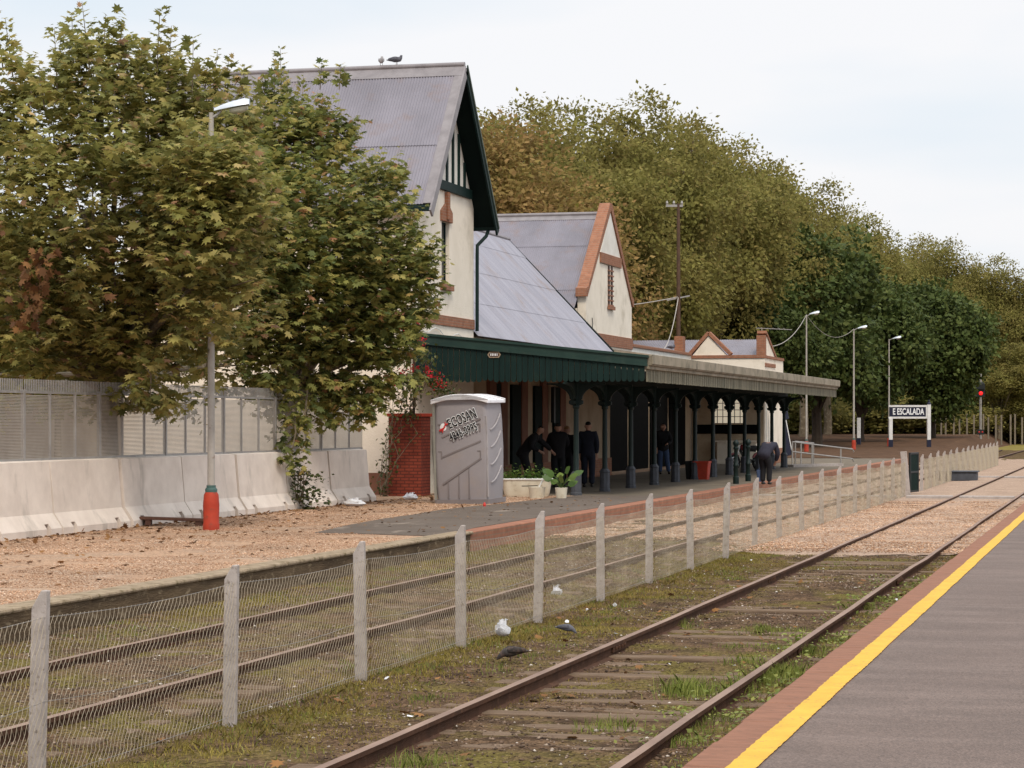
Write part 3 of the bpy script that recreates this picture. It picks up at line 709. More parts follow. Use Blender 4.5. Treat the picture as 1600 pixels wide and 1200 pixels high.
for s_ in (-1, 1):
    upv = Vector((0, -s_*ll, ll*.80))
    for a, b, lf in ((0, .42, 0), (.41, .76, .013), (.75, 1, .026)):
        corr(mb, Vector((-28, gm+s_*ll, gr-ll*.8))+upv*a, (1, 0, 0), 28-18.68, upv*(b-a), lift=lf)
part(mb, 'roof', M['zinc'], smooth=True)
mb = MB(); mb.tube([(-28, gm, gr+.07), (-18.7, gm, gr+.07)], .07, 8)
mb.bar((-28, gm-.13, gr-.06), (-18.7, gm-.13, gr-.06), .3, .012, (0, -.62, .78)); part(mb, 'ridge_cap', M['ridge'], smooth=True)
mb = MB(); mb.tube([(-18.38, ga+.9, 5.9-.0), (-18.36, ga+.9, 5.7), (-18.35, ga+.7, 5.2), (-18.35, ga+.2, 4.95), (-18.7, ga-.1, 4.9)], .014, 5); part(mb, 'wall_cable', M['black_metal'])
# parapet
mb = MB(); mb.box(-18.7, -18.4, gb, 101.2, 4.9, 5.07); part(mb, 'parapet', M['white_wall'])
mb = MB(); mb.box(-18.76, -18.34, gb+.1, 101.1, 5.07, 5.2); part(mb, 'parapet_coping', M['brick'], bevel=.02)
# end pavilion ----------------------------------------------------
py0, py1, pxf = 101.25, 106.8, -15.2
mb = MB(); mb.box(-23, pxf, py0, py1, HP-.1, 4.96)
mb.prism([(-18.45, py0, 4.96), (-16.75, py0, 4.96), (-17.65, py0, 5.94)], (0, .3, 0))
mb.prism([(pxf-.3, py0+.3, 4.96), (pxf-.3, py0+.3, 5.6), (pxf-.3, py0+.7, 6.0), (pxf-.3, py0+3.2, 4.96)], (.3, 0, 0))
part(mb, 'wall', M['cream'])
def trim(*bx, bar=None, nm='brick_coping'):
    mb = MB()
    if bar: mb.bar(*bar)
    else: mb.box(*bx)
    part(mb, nm, M['brick'], bevel=.01)
trim(-18.45, pxf+.04, py0-.05, py0+.34, 4.96, 5.10); trim(pxf-.34, pxf+.05, py0+.34, py1, 4.96, 5.08)
trim(bar=((-18.5, py0+.14, 5.13), (-17.65, py0+.14, 6.07), .42, .15, (0, 0, 1))); trim(bar=((-17.65, py0+.14, 6.07), (-16.68, py0+.14, 5.13), .42, .15, (0, 0, 1)))
trim(-19.1, -18.72, py0-.3, py0+.3, 4.96, 5.92, nm='brick_pier')
trim(pxf-.36, pxf+.02, py0-.04, py0+.32, 5.10, 5.94, nm='brick_pier'); trim(bar=((pxf-.16, py0+.2, 6.09), (pxf-.16, py0+3.2, 5.06), .42, .13, (0, 0, 1)))
trim(pxf, pxf+.04, py0, py1, HP, 1.05, nm='plinth'); trim(pxf, pxf+.04, py0, py0+3, 4.6, 4.76, nm='brick_band')
mb = MB(); corr(mb, (-23, py0+.35, 5.0), (1, 0, 0), 23+pxf-.36, (0, 2.1, .85)); corr(mb, (-23, py1, 4.85), (1, 0, 0), 23+pxf-.36, (0, -(py1-py0-2.45), 1.0))
part(mb, 'roof', M['zinc'], smooth=True)
mb = MB(); mb.box(-18.35, -13.6, 94.85, py0-.06, 3.72, 3.86); part(mb, 'added_shade_slab', M['green_dull'])  # slab added to keep daylight off the pavilion end wall
# arched windows of the waiting room under the canopy
for px in (1125.5, 1152.5):
    D = py0/((F/(CA*CA*(VPX-px)))-SA/CA); x = -D
    zb, zt = zat(px, 662, D), zat(px, 617, D); hw = .36
    arc = [(x-hw, py0-.04, zb), (x+hw, py0-.04, zb), (x+hw, py0-.04, zt-.45)]+[(x+hw*math.cos(R(a))*(1), py0-.04, zt-.45+.45*math.sin(R(a))) for a in range(15, 180, 15)]+[(x-hw, py0-.04, zt-.45)]
    mb = MB(); mb.prism(arc, (0, .019, 0)); f = part(mb, 'window', M['pane_lit'])
    mb = MB()
    for q in (-.12, .12): mb.box(x+q-.014, x+q+.014, py0-.065, py0-.041, zb, zt-.06)
    for j in range(5): mb.box(x-hw, x+hw, py0-.063, py0-.041, zb+j*.29, zb+.026+j*.29)
    for p, q in zip(arc[2:-1], arc[3:]): mb.bar(Vector(p)+Vector((0, -.02, 0)), Vector(q)+Vector((0, -.02, 0)), .04, .05)
    mb.build('glazing_bar', M['black_metal'], f)
mb = MB(); mb.box(-18.38, -15.25, py0-.018, py0+.01, HP, 3.7); part(mb, 'lower_wall_shade', M['ochre_shaded'])  # sheet over the cream wall, canopy shade painted into its ochre
mb = MB(); mb.box(-18.2, -15.4, py0-.06, py0-.019, 1.7, 2.1); part(mb, 'window_board', M['dark'])
mb = MB(); mb.box(-17.2, -15.5, py0-.5, py0-.1, HP, 1.35); mb.box(-17.3, -15.4, py0-.56, py0-.06, 1.35, 1.41); q = mb.build('ticket_counter', M['cream'], bevel=.01)
tag(q, 'pale counter against the end wall below the arched windows', 'counter')
mb = MB(); mb.box(pxf+.001, pxf+.03, py0+.25, py0+.4, HP, 4.0); mb.box(pxf+.001, pxf+.03, py0+1.0, py0+1.1, HP, 4.0); part(mb, 'corner_strip', M['white_wall'])

# ================================================================== CANOPY
cy0, cy1, cxf = 56.45, 94.8, -11.4
cn = empty('platform_canopy', (-13.36, cy0, HP), 0, 'long platform canopy with dark green end valance and weathered grey front fascia', 'canopy')
cl_ = Vector(cn.location)
def cpart(mb, name, m, **k):
    o = mb.build(name, m, cn, **k); o.location = -cl_; return o
mb = MB(); mb.prism([(-17.25, cy0, 4.42), (cxf, cy0, 3.80), (cxf, cy0, 3.74), (-17.25, cy0, 4.36)], (0, cy1-cy0, 0)); cpart(mb, 'roof_deck', M['green_dull'])
mb = MB()
for y in np.arange(cy0+1.0, cy1, 1.66): mb.bar((-17.2, y, 4.24), (cxf-.1, y, 3.62), .08, .2)
cpart(mb, 'rafter', M['green_dull'])
# end: fascia board + scalloped boards
def ztop(x): return 3.84+(cxf-x)/(17.3-11.4)*.61
mb = MB(); mb.prism([(-17.28, cy0-.07, ztop(-17.28)), (cxf+.06, cy0-.07, ztop(cxf+.06)), (cxf+.06, cy0-.07, ztop(cxf)-.24), (-17.28, cy0-.07, ztop(-17.28)-.24)], (0, .07, 0))
mb.prism([(-17.28, cy0-.11, ztop(-17.28)+.02), (cxf+.1, cy0-.11, ztop(cxf)+.01), (cxf+.1, cy0-.11, ztop(cxf)-.05), (-17.28, cy0-.11, ztop(-17.28)-.04)], (0, .12, 0))
mb.prism([(-17.28, cy0-.09, ztop(-17.28)-.20), (cxf+.08, cy0-.09, ztop(cxf)-.20), (cxf+.08, cy0-.09, ztop(cxf)-.26), (-17.28, cy0-.09, ztop(-17.28)-.26)], (0, .02, 0))
cpart(mb, 'end_fascia', mat('end fascia green', (.02, .045, .036), (.013, .033, .027), 2, .5, c3=(.04, .055, .042), s3=3, t3=(.55, .75)))
def board(mb, c, ax, nrm, wd, z0, z1, th=.02, rd=True):
    ax = Vector(ax); h = wd/2-.006
    pts = [Vector(c)+ax*h, Vector(c)-ax*h]; pts = []
    for a in (range(180, 361, 30) if rd else (180, 360)): pts.append(Vector((c[0], c[1], z0+(h if rd else 0)))+ax*h*math.cos(R(a))+Vector((0, 0, h*math.sin(R(a)) if rd else 0)))
    pts += [Vector((c[0], c[1], z1))+ax*h, Vector((c[0], c[1], z1))-ax*h]
    mb.prism(pts, Vector(nrm)*th)
mb = MB(); nb = 40
for i in range(nb):
    x = -17.25+(i+.5)*(17.25-11.4)/nb
    board(mb, (x, cy0-.035, 0), (1, 0, 0), (0, 1, 0), 5.85/nb, 3.205+random.random()*.012+(.03 if x < -15 and random.random() < .3 else 0), ztop(x)-.22)
cpart(mb, 'end_valance', M['green'])
mb = MB(); mb.box(cxf-.03, cxf+.16, cy0+.02, cy1, 3.60, 3.85); mb.box(cxf+.16, cxf+.19, cy0+.02, cy1+.03, 3.63, 3.87)
mb.box(cxf-.03, cxf+.1, cy0+.02, cy1, 3.51, 3.60); mb.box(-17, cxf-.03, cy1-.05, cy1, 3.5, 3.8)
cpart(mb, 'front_fascia', M['grey_fascia'], bevel=.012)
mb = MB(); nb = 252
for i in range(nb):
    y = cy0+.05+(i+.5)*(cy1-cy0-.05)/nb
    board(mb, (cxf+.015+(.006 if i % 2 else 0), y, 0), (0, 1, 0), (.018, 0, 0), (cy1-cy0)/nb, 3.20+random.random()*.012, 3.515, 1.0, False)
cpart(mb, 'front_valance', M['grey_paint'])
mb = MB(); mb.box(-13.45, -13.27, cy0+.2, cy1-.2, 3.2, 3.48); cpart(mb, 'beam', M['green_dull'])
# plate on the end valance
xs_ = -15.18
mb = MB(); hx, hz, zc = .17, .075, zat(778, 555, 15.2)
mb.prism([(xs_-hx, cy0-.06, zc), (xs_-hx*.7, cy0-.06, zc-hz), (xs_+hx*.7, cy0-.06, zc-hz), (xs_+hx, cy0-.06, zc), (xs_+hx*.7, cy0-.06, zc+hz), (xs_-hx*.7, cy0-.06, zc+hz)], (0, .02, 0))
pl_ = cpart(mb, 'name_plate', mat('plate cream', (.36, .27, .18), (.3, .22, .15), 9))
mb = MB(); hx2, hz2 = hx*.82, hz*.68
mb.prism([(xs_-hx2, cy0-.066, zc), (xs_-hx2*.7, cy0-.066, zc-hz2), (xs_+hx2*.7, cy0-.066, zc-hz2), (xs_+hx2, cy0-.066, zc), (xs_+hx2*.7, cy0-.066, zc+hz2), (xs_-hx2*.7, cy0-.066, zc+hz2)], (0, .005, 0))
mb.build('plate_field', M['brown'], pl_)
mb = MB()
for j in range(5): mb.box(xs_-.09+j*.04, xs_-.07+j*.04, cy0-.07, cy0-.067, zc-.03, zc+.03)
mb.build('plate_mark', M['print_white'], pl_)
# columns
c0 = None
for i in range(12):
    y = 57.5+3.33*i
    if c0 is None:
        mb = MB(); mb.lathe([(.085, .55), (.085, .6), (.07, .65), (.07, 1.2), (.064, 2.15), (.09, 2.18), (.09, 2.23), (.07, 2.26), (.075, 2.8)], n=12)
        c = mb.build('column', M['col_green'], cn, smooth=True)
        mb = MB(); mb.lathe([(.15, 0), (.15, .06), (.135, .08), (.135, .5), (.15, .52), (.11, .58), (.09, .6)], n=8); mb.build('pedestal', M['pedestal'], c)
        mb = MB()
        for ax in ((0, 1), (0, -1), (1, 0), (-1, 0)):
            rr = 1.3 if ax[0] == 0 else .75
            prof = [(.06, 2.24), (.12, 2.25)]
            prof += [(.12+.07*math.sin(R(a)), 2.25+.14*(1-math.cos(R(a)))/2) for a in (60, 120, 180)]
            c_r = rr-.16
            prof += [(.16+c_r*(1-math.cos(R(a))), 2.40+.36*math.sin(R(a))) for a in range(0, 91, 10)]
            prof += [(rr, 2.8), (.06, 2.8)]
            if ax[0] == 0: mb.prism([(-.03, ax[1]*a, z) for a, z in prof], (.06, 0, 0))
            else: mb.prism([(ax[0]*a, -.03, z) for a, z in prof], (0, .06, 0))
        mb.build('bracket', M['col_green'], c); c0 = c
    else: c = copy_tree(c0, cn)
    c.location = (0, y-cy0, 0)

# ================================================================== BRICK PIER, PLANTS, TOILET
mb = MB(); mb.box(-17.72, -16.88, 55.8, 56.6, HP, 2.36); q = empty('brick_pier', (-17.3, 55.8, HP), 0, 'red painted brick wall stub beside the grey portable toilet', 'brick wall')
x = mb.build('brickwork', M['brick_red'], q); x.location = -q.location
mb = MB(); mb.box(-17.76, -16.84, 55.76, 56.64, 2.36, 2.44); x = mb.build('coping', M['red'], q, bevel=.01); x.location = -q.location

def leaf_block(P, Ax, N, size, outline, fold=.25):
    """leaves as flat two-sided blades; outline: right half from base to tip"""
    P = np.asarray(P); Ax = np.asarray(Ax); N = np.asarray(N); n = len(P)
    Ax = Ax/np.linalg.norm(Ax, axis=1, keepdims=True); N = N-Ax*np.sum(N*Ax, 1, keepdims=True)
    N = N/(np.linalg.norm(N, axis=1, keepdims=True)+1e-9); S = np.cross(Ax, N)
    h = outline[1:-1]; k = len(h)
    pts = [outline[0]]+h+[outline[-1]]+[(-a, b) for a, b in h[::-1]]
    pts = np.array(pts); xx = pts[:, 0]; yy = pts[:, 1]; zz = -np.abs(xx)*fold-.22*yy*yy
    V = P[:, None, :]+size[:, None, None]*(S[:, None, :]*xx[None, :, None]+Ax[:, None, :]*yy[None, :, None]+N[:, None, :]*zz[None, :, None])
    m_ = len(pts); base = (np.arange(n)*m_)[:, None]
    f1 = list(range(0, k+2)); f2 = [0]+list(range(k+1, m_))
    Fa = np.concatenate([base+np.array(f1)[None], base+np.array(f2)[None]])
    return V.reshape(-1, 3), Fa
PLANE = [(0, 0), (.30, -.06), (.24, .13), (.60, .30), (.28, .40), (.38, .76), (.13, .64), (0, 1.0)]
SIMPLE = [(0, 0), (.34, .42), (0, 1.0)]
def unit(v): return v/(np.linalg.norm(v, axis=-1, keepdims=True)+1e-9)
def shoots(base, dirs, length, nleaf, size, out_z=-.15, bend_=.12):
    """leaf positions along twigs"""
    n = len(base); t = np.linspace(.12, 1, nleaf)
    bend = rng.normal(0, bend_, (n, 1, 3))*(t[None, :, None]**2)
    P = base[:, None]+dirs[:, None]*(length[:, None]*t[None])[..., None]+bend*length[:, None, None]
    ang = rng.random((n, 1))*6.28+np.arange(nleaf)[None]*2.4+rng.normal(0, .4, (n, nleaf))
    Ax = np.stack([np.cos(ang), np.sin(ang), np.full_like(ang, out_z)+rng.normal(0, .35, ang.shape)], -1)+dirs[:, None]*.35
    N = np.stack([rng.normal(0, .45, ang.shape), rng.normal(0, .45, ang.shape), np.ones_like(ang)], -1)
    S = size*(.42+.85*rng.random((n, nleaf)))*(1-.35*t[None]**3)
    P = P+unit(Ax)*(.25*S)[..., None]
    return P.reshape(-1, 3), Ax.reshape(-1, 3), N.reshape(-1, 3), S.reshape(-1)

# climbing plant with red blossom
cp = pix(640, 600, 57.6); base = Vector((-16.95, 55.5, HP))
vn = empty('flowering_climber', base, 0, 'straggly climbing plant with red blossom on a pole above the brick stub', 'climbing plant')
mb = MB(); mb.tube([(-.02, .0, 1.9), (-.02, .02, 3.6)], .035, 7); mb.build('support_pole', M['brown'], vn)
mb = MB(); pts_all = []
for j in range(14):
    p = Vector((-.9+random.random()*.25, -.05, .2*random.random())) if j < 7 else Vector((-.1, 0, 2.0)); pts = [p.copy()]
    for i in range(12):
        p = p+(Vector((random.gauss(.03, .09), random.gauss(0, .05), .22)) if j < 7 else Vector((random.gauss(.05 if j % 2 else -.06, .09), random.gauss(-.03, .05), random.gauss(.11, .06))))
        pts.append(p.copy())
    mb.tube(pts, [.012-.0007*i for i in range(len(pts))], 5); pts_all += pts
mb.build('stem', M['bark'], vn)
pa = np.array([tuple(p) for p in pts_all]); sel = pa[rng.integers(0, len(pa), 700)]+rng.normal(0, .09, (700, 3))
V, Fa = leaf_block(sel, rng.normal(0, 1, (700, 3)), rng.normal(0, .5, (700, 3))+[0, 0, 1], .06+.06*rng.random(700), SIMPLE); np_mesh('foliage', V, Fa, M['leaf_vine'], vn)
cl = []
for px, py in ((655, 528), (659, 543), (612, 520), (622, 512), (640, 516), (672, 585), (684, 590), (690, 600), (677, 604), (648, 575), (605, 560), (668, 578), (650, 505), (600, 505), (632, 585), (615, 600)):
    c = pix(px, py, 57.0+random.random()*.5); cl.append(np.array(tuple(c-base))+rng.normal(0, .055, (26, 3)))
cl = np.concatenate(cl); n = len(cl)
V, Fa = leaf_block(cl, rng.normal(0, 1, (n, 3)), rng.normal(0, 1, (n, 3)), .05+.04*rng.random(n), SIMPLE); np_mesh('blossom', V, Fa, M['flower'], vn)
cl2 = np.concatenate([np.array(tuple(pix(px, py, 57.2)-base))+rng.normal(0, .13, (70, 3)) for px, py in ((690, 606), (700, 612), (680, 596), (665, 560), (645, 548), (620, 560), (660, 590), (640, 600))])
n = len(cl2); V, Fa = leaf_block(cl2, rng.normal(0, 1, (n, 3)), rng.normal(0, .5, (n, 3))+[0, 0, 1], .07+.05*rng.random(n), SIMPLE); np_mesh('spray_foliage', V, Fa, M['leaf_vine'], vn)

# portable toilet -------------------------------------------------
pt_ = empty('portable_toilet', (0, 0, 0), 0, 'grey plastic portable toilet with white curved roof standing on the gravel', 'toilet')
pw, pdp, ph = .60, .58, 2.2
mb = MB()      # shell with bowed corners: plan outline lofted
def loft(mb, rings):
    n = len(rings[0]); vs = [p for r in rings for p in r]
    mb.add(vs, [(i*n+k, i*n+(k+1) % n, (i+1)*n+(k+1) % n, (i+1)*n+k) for i in range(len(rings)-1) for k in range(n)]+[tuple(range(n))[::-1], tuple((len(rings)-1)*n+k for k in range(n))])
def plan(wd, dp, z, rc=.09):
    pts = []
    for cx, cy, a0 in ((1, 1, 0), (-1, 1, 90), (-1, -1, 180), (1, -1, 270)):
        for a in (0, 30, 60, 90): pts.append((cx*(wd-rc)+rc*math.cos(R(a0+a)), cy*(dp-rc)+rc*math.sin(R(a0+a)), z))
    return pts
loft(mb, [plan(pw-.02, pdp-.02, .1), plan(pw, pdp, .4), plan(pw+.015, pdp+.015, 1.2), plan(pw, pdp, 1.8), plan(pw-.02, pdp-.02, 2.16)])
mb.build('body', M['potty'], pt_, smooth=True)
mb = MB(); loft(mb, [plan(pw+.03, pdp+.03, 0, .05), plan(pw+.03, pdp+.03, .1, .05)]); mb.build('skid_base', M['potty_dark'], pt_)
mb = MB(); nn = 12
top = [(-pw-.05+2*(pw+.05)*i/nn, 2.15+.15*math.sin(math.pi*(.08+.84*i/nn))) for i in range(nn+1)]
rings = [[(x, y, z) for x, z in top]+[(x, y, z-.07) for x, z in top[::-1]] for y in (-pdp-.06, pdp+.06)]
n = len(rings[0]); mb.add(rings[0]+rings[1], [tuple(range(n)), tuple(range(2*n-1, n-1, -1))]+[(k, k+n, (k+1) % n+n, (k+1) % n) for k in range(n)])
for y in (-pdp-.07, 0, pdp+.03): mb.prism([(x, y, z+.0) for x, z in top]+[(x, y, z+.025) for x, z in top[::-1]], (0, .05, 0))
mb.build('roof', M['white_plastic'], pt_, bevel=.015)
mb = MB(); mb.prism([(x, -pdp+.02, z-.06) for x, z in top[1:-1]]+[(pw-.06, -pdp+.02, 2.1), (-pw+.06, -pdp+.02, 2.1)], (0, 2*pdp-.04, 0)); mb.build('gable_fill', M['potty'], pt_)
fyf = -pdp-.012
mb = MB()
for a in ((-.42, .43, .56, .97), (-.42, 1.0, .56, 1.33), (-.42, 1.42, .56, 1.80)):
    mb.bar((a[0], fyf, a[1]), (a[2]-.1, fyf, a[3]), .03, .035)
for x in (-.3, -.06, .17): mb.box(x-.008, x+.008, fyf-.008, fyf+.03, .12, .47+(x+.42)*.5)
for x, z in ((-.46, 1.62), (.42, 1.62), (-.46, 1.05), (.42, 1.05)):
    mb.box(x-.05, x+.03, fyf-.01, fyf+.02, z+.06, z+.08); mb.box(x+.01, x+.035, fyf-.01, fyf+.02, z-.09, z+.06)
mb.build('moulded_rib', M['potty_dark'], pt_)
mb = MB()
for q in range(4): mb.tube([(pw+.012+.012*math.sin(math.pi*i/8), -.42+.75*i/8, .45+.37*q+.33*(i/8)**1.6) for i in range(9)], .018, 6)
mb.tube([(pw-.02, -pdp+.02, .15+1.7*i/8) for i in range(9)], .022, 6)
mb.build('side_rib', M['white_plastic'], pt_, smooth=True).data.materials[0] = mat('scuffed grey rib', (.36, .33, .33), (.3, .27, .27), 5, .45)
mb = MB(); mb.prism([(-pw-.03, -pdp+.0, .12), (-pw-.16, -pdp+.45, .12), (-pw-.21, -pdp+.45, 1.1), (-pw-.16, -pdp+.45, 2.1), (-pw-.03, -pdp, 2.1)], (.03, .02, 0))
mb.box(-pw-.03, -pw+.02, -pdp-.0, -pdp+.06, .1, 2.12); mb.build('door', mat('greenish grey door', (.30, .29, .25), (.25, .24, .21), 3, .5), pt_)
def onface(x, z, ang, y=fyf): return Matrix.Translation((x, y, z)) @ Matrix.Rotation(R(90), 4, 'X') @ Matrix.Rotation(R(ang), 4, 'Z')
text('lettering_outline', 'ECOSAN', .29, M['print_white'], pt_, onface(.05, 1.80, 21, -pdp-.022), .002, .020, .56, 1.1)
text('lettering', 'ECOSAN', .29, M['ink'], pt_, onface(.05, 1.80, 21, -pdp-.030), .002, .004, .56, 1.1)
text('number_outline', '4846-0995', .25, M['print_white'], pt_, onface(.08, 1.52, 21, -pdp-.042), .002, .018, .56, 1.1)
text('number', '4846-0995', .25, M['ink'], pt_, onface(.08, 1.52, 21, -pdp-.050), .002, .004, .56, 1.1)
mb = MB()
for pts, rr in (([(-.47, 1.56), (-.41, 1.60), (-.38, 1.56)], .02), ([(-.46, 1.55), (-.36, 1.62), (-.33, 1.68), (-.28, 1.70)], .022), ([(-.40, 1.58), (-.40, 1.52)], .018), ([(-.33, 1.66), (-.34, 1.74)], .014)):
    mb.tube([(a, -pdp-.03, z) for a, z in pts], rr*.85, 6)
mb.build('emblem', M['print_red'], pt_)
mb = MB()
mb.ball((-.385, -pdp-.02, 1.63), .075, .006, .085); mb.build('emblem_field', M['print_white'], pt_)
g = gnd(727, 787, HP); pt_.location = (g.x, g.y+.45, HP); pt_.rotation_euler = (0, 0, A-R(16)); pt_.scale = (1.04, 1.04, 1.06)
pt_.rotation_euler = (R(.8), R(-1.2), A-R(17))

# planter trough etc. ---------------------------------------------
g = gnd(823, 776, HP)
tr = empty('trough_planter', (g.x, g.y, HP), A, 'long white enamel trough full of low green plants under the canopy end', 'planter')
mb = MB(); loft(mb, [plan(.52, .22, 0, .12), plan(.56, .26, .1, .14), plan(.62, .31, .42, .15)]); mb.build('tub', M['planter'], tr, smooth=True)
mb = MB(); mb.tube([(x*1.02, y*1.02, .43) for x, y, z in plan(.62, .31, 0, .15)]+[(.62*1.02, .16, .43)], .022, 6); mb.build('rim', M['white_paint'], tr, smooth=True)
b_ = np.stack([rng.uniform(-.55, .6, 90), rng.uniform(-.25, .2, 90), np.full(90, .4)], 1); d_ = unit(np.stack([rng.normal(0, .4, 90), rng.normal(-.2, .4, 90), np.ones(90)], 1))
V, Fa = leaf_block(*shoots(b_, d_, rng.uniform(.1, .42, 90), 8, .10), SIMPLE); np_mesh('foliage', V, Fa, M['leaf_pot'], tr)
g = gnd(843, 778, HP)
q = empty('paint_tub', (g.x, g.y-.25, HP), 0, 'small white tub with a stick leaning out before the trough', 'tub')
mb = MB(); mb.lathe([(.17, 0), (.21, .26), (.215, .27), (.19, .272), (.16, .2)], n=16); mb.build('tub', M['planter'], q, smooth=True)
mb = MB(); mb.tube([(.02, 0, .2), (.2, .05, .58)], .02, 6); mb.build('stick', M['white_paint'], q)
mb = MB(); mb.bar((-.36, -.05, .29), (.02, -.02, .3), .06, .02); mb.build('trowel', M['black_metal'], q)
g = gnd(877, 779, HP)
q = empty('potted_plant', (g.x, g.y, HP), 0, 'white pot with a big leaved green plant at the foot of the first column', 'potted plant')
mb = MB(); mb.lathe([(.12, 0), (.15, .24), (.155, .26), (.14, .262), (.12, .22)], n=16); mb.build('pot', M['planter'], q, smooth=True)
b_ = np.zeros((11, 3))+[0, 0, .25]; st_ = MB(); P_, A_, N_, S_ = [], [], [], []
for i in range(11):
    a = i*2.4; ln = .2+.022*i; tip = Vector((math.cos(a)*ln*.8, math.sin(a)*ln*.6, .32+.03*i+.02*random.random()))
    st_.tube([(0, 0, .22), (tip.x*.4, tip.y*.4, tip.z*.8), tip], .012, 5); P_.append(tuple(tip)); A_.append((math.cos(a), math.sin(a)*.7, .55)); N_.append((-math.cos(a)*.3, -.9, .5)); S_.append(.26)
st_.build('stalk', M['leaf_pot'], q)
V, Fa = leaf_block(P_, A_, N_, np.array(S_), [(0, 0), (.3, .15), (.36, .45), (.2, .8), (0, 1)], .2); np_mesh('leaf', V, Fa, M['leaf_pot'], q)

# ================================================================== LAMP POSTS
def lamp(px, py, ptop, pxh, label):
    g = gnd(px, py, HP); Z = F*(HC-HP)/(py-VPY); H = HC-(ptop-VPY)*Z/F-HP
    r = empty('street_lamp', (g.x, g.y, HP), 0, label, 'street lamp', 'street lamps along the far platform')
    mb = MB(); mb.lathe([(.14, 0), (.142, .1), (.132, .12), (.14, .42), (.125, .6), (.09, .66)], n=14); mb.build('base', M['red'], r, smooth=True)
    mb = MB(); mb.lathe([(.10, .64), (.105, .68), (.10, .7), (.08, .72), (.08, .76)], n=14); mb.build('collar', M['teal'], r, smooth=True)
    mb = MB(); mb.lathe([(.065, .7), (.06, H*.45), (.058, H*.45+.01), (.045, H-.2), (.04, H)], n=10); p = mb.build('pole', M['pole'], r, smooth=True)
    dx = (pxh-px)*Z/F; ar = Vector((CA, SA, 0)).normalized()
    mb = MB(); mb.tube([(0, 0, H-.1), tuple(ar*.12+Vector((0, 0, H-.02))), tuple(ar*(dx*.45)+Vector((0, 0, H+.04)))], .025, 7); mb.build('arm', M['galv'], r)
    hd = MB(); c = ar*(dx*.95)+Vector((0, 0, H+.08)); L2 = .30
    prof = [(-L2, .05), (-L2*.6, .085), (-.05, .11), (L2*.7, .13), (L2, .10)]
    rings = []
    sd_ = Vector((-SA, CA, 0))
    for s_, rr in prof:
        cc = c+ar*s_+Vector((0, 0, s_*.18))
        rings.append([cc+sd_*rr*1.1*math.cos(R(t))+Vector((0, 0, max(-.02, math.sin(R(t)))*rr)) for t in range(0, 360, 30)])
    loft(hd, rings); hd.build('lamp_head', M['lamp_shell'], r, smooth=True)
    mb = MB(); rings = []
    for s_, rr in ((-.04, .05), (.02, .085), (L2*.6, .1), (L2*.9, .06)):
        cc = c+ar*s_+Vector((0, 0, s_*.18-.02)); rings.append([cc+sd_*rr*math.cos(R(t))+Vector((0, 0, min(0, math.sin(R(t)))*rr)) for t in range(0, 360, 30)])
    loft(mb, rings); mb.build('lens', M['lens'], r, smooth=True)
    return Vector((g.x, g.y, HP+H))
lamp(330, 828, 176, 364, 'tall lamp post with red base before the barriers, its head among the leaves')
lt1 = lamp(1260, 706, 492, 1273, 'street lamp standing nearest to the far end of the canopy, wire tied to its top')
lt2 = lamp(1334, 703, 514, 1348, 'street lamp between the end of the canopy and the station name board')
lamp(1389, 698, 530, 1402, 'street lamp rising directly beside the station name board')

def wire(name, a, b, sag, label, r=.012):
    mb = MB(); a, b = Vector(a), Vector(b)
    mb.tube([a.lerp(b, i/14)+Vector((0, 0, -sag*4*(i/14)*(1-i/14))) for i in range(15)], r, 5); q = mb.build(name, M['pole']); tag(q, label, 'cable'); return q
wire('power_cable', lt1, (-15.3, 102.6, 5.5), .5, 'slack cable from the first far lamp down to the small end gable', .02)
wire('power_cable', lt1, lt2, .9, 'slack cable hanging between two far street lamps', .014)

# utility pole
up_ = pix(1060, 552, 104); Zp = 104
q = empty('utility_pole', (up_.x, up_.y, HP), 0, 'rust red utility pole with short crossarm behind the station parapet', 'utility pole')
ht = HC-(318-VPY)*Zp/F-HP
mb = MB(); mb.tube([(0, 0, 0), (0, 0, ht)], [.12, .07], 8); mb.build('pole', M['rust_pole'], q)
ar = Vector((CA, SA, 0)); mb = MB(); mb.bar(ar*-.55+Vector((0, 0, ht-.1)), ar*.2+Vector((0, 0, ht-.1)), .08, .1)
mb.build('crossarm', M['galv'], q)
mb = MB()
for s_ in (-.5, -.2, .15):
    cc = ar*s_; mb.lathe([(.04, ht-.05), (.06, ht+.02), (.03, ht+.12)], (cc.x, cc.y, 0), 8)
mb.build('insulator', M['galv'], q); mb = MB(); mb.bar(ar*-.5+Vector((0, 0, ht-4.25)), ar*.5+Vector((0, 0, ht-4.05)), .06, .06)
mb.build('lower_arm', M['galv'], q)
wire('power_cable', (up_.x, up_.y, HP+ht-4.1), (-18.5, 95.5, 5.2), .4, 'cable sloping from the rust red pole to the station parapet', .02)
wire('power_cable', (up_.x, up_.y, HP+ht-4.1), (-24, 88.7, 6.7), .3, 'dark cable from the rust red pole towards the second gable', .02)
# antenna plank over the end gable
mb = MB(); a = Vector((-15.4, 101.7, 6.22)); mb.bar(a-ar*.25+Vector((0, 0, .05)), a+ar*1.3+Vector((0, 0, -.02)), .03, .03); mb.tube([a-Vector((0, 0, .2)), a+Vector((0, 0, .08))], .02, 5)
for k in range(6): mb.bar(a+ar*(k*.22-.15)+Vector((.0, -.3, .04)), a+ar*(k*.22-.15)+Vector((0, .3, .04)), .012, .012)
tag(mb.build('tv_antenna', M['galv']), 'flat television antenna on top of the small end gable', 'antenna')

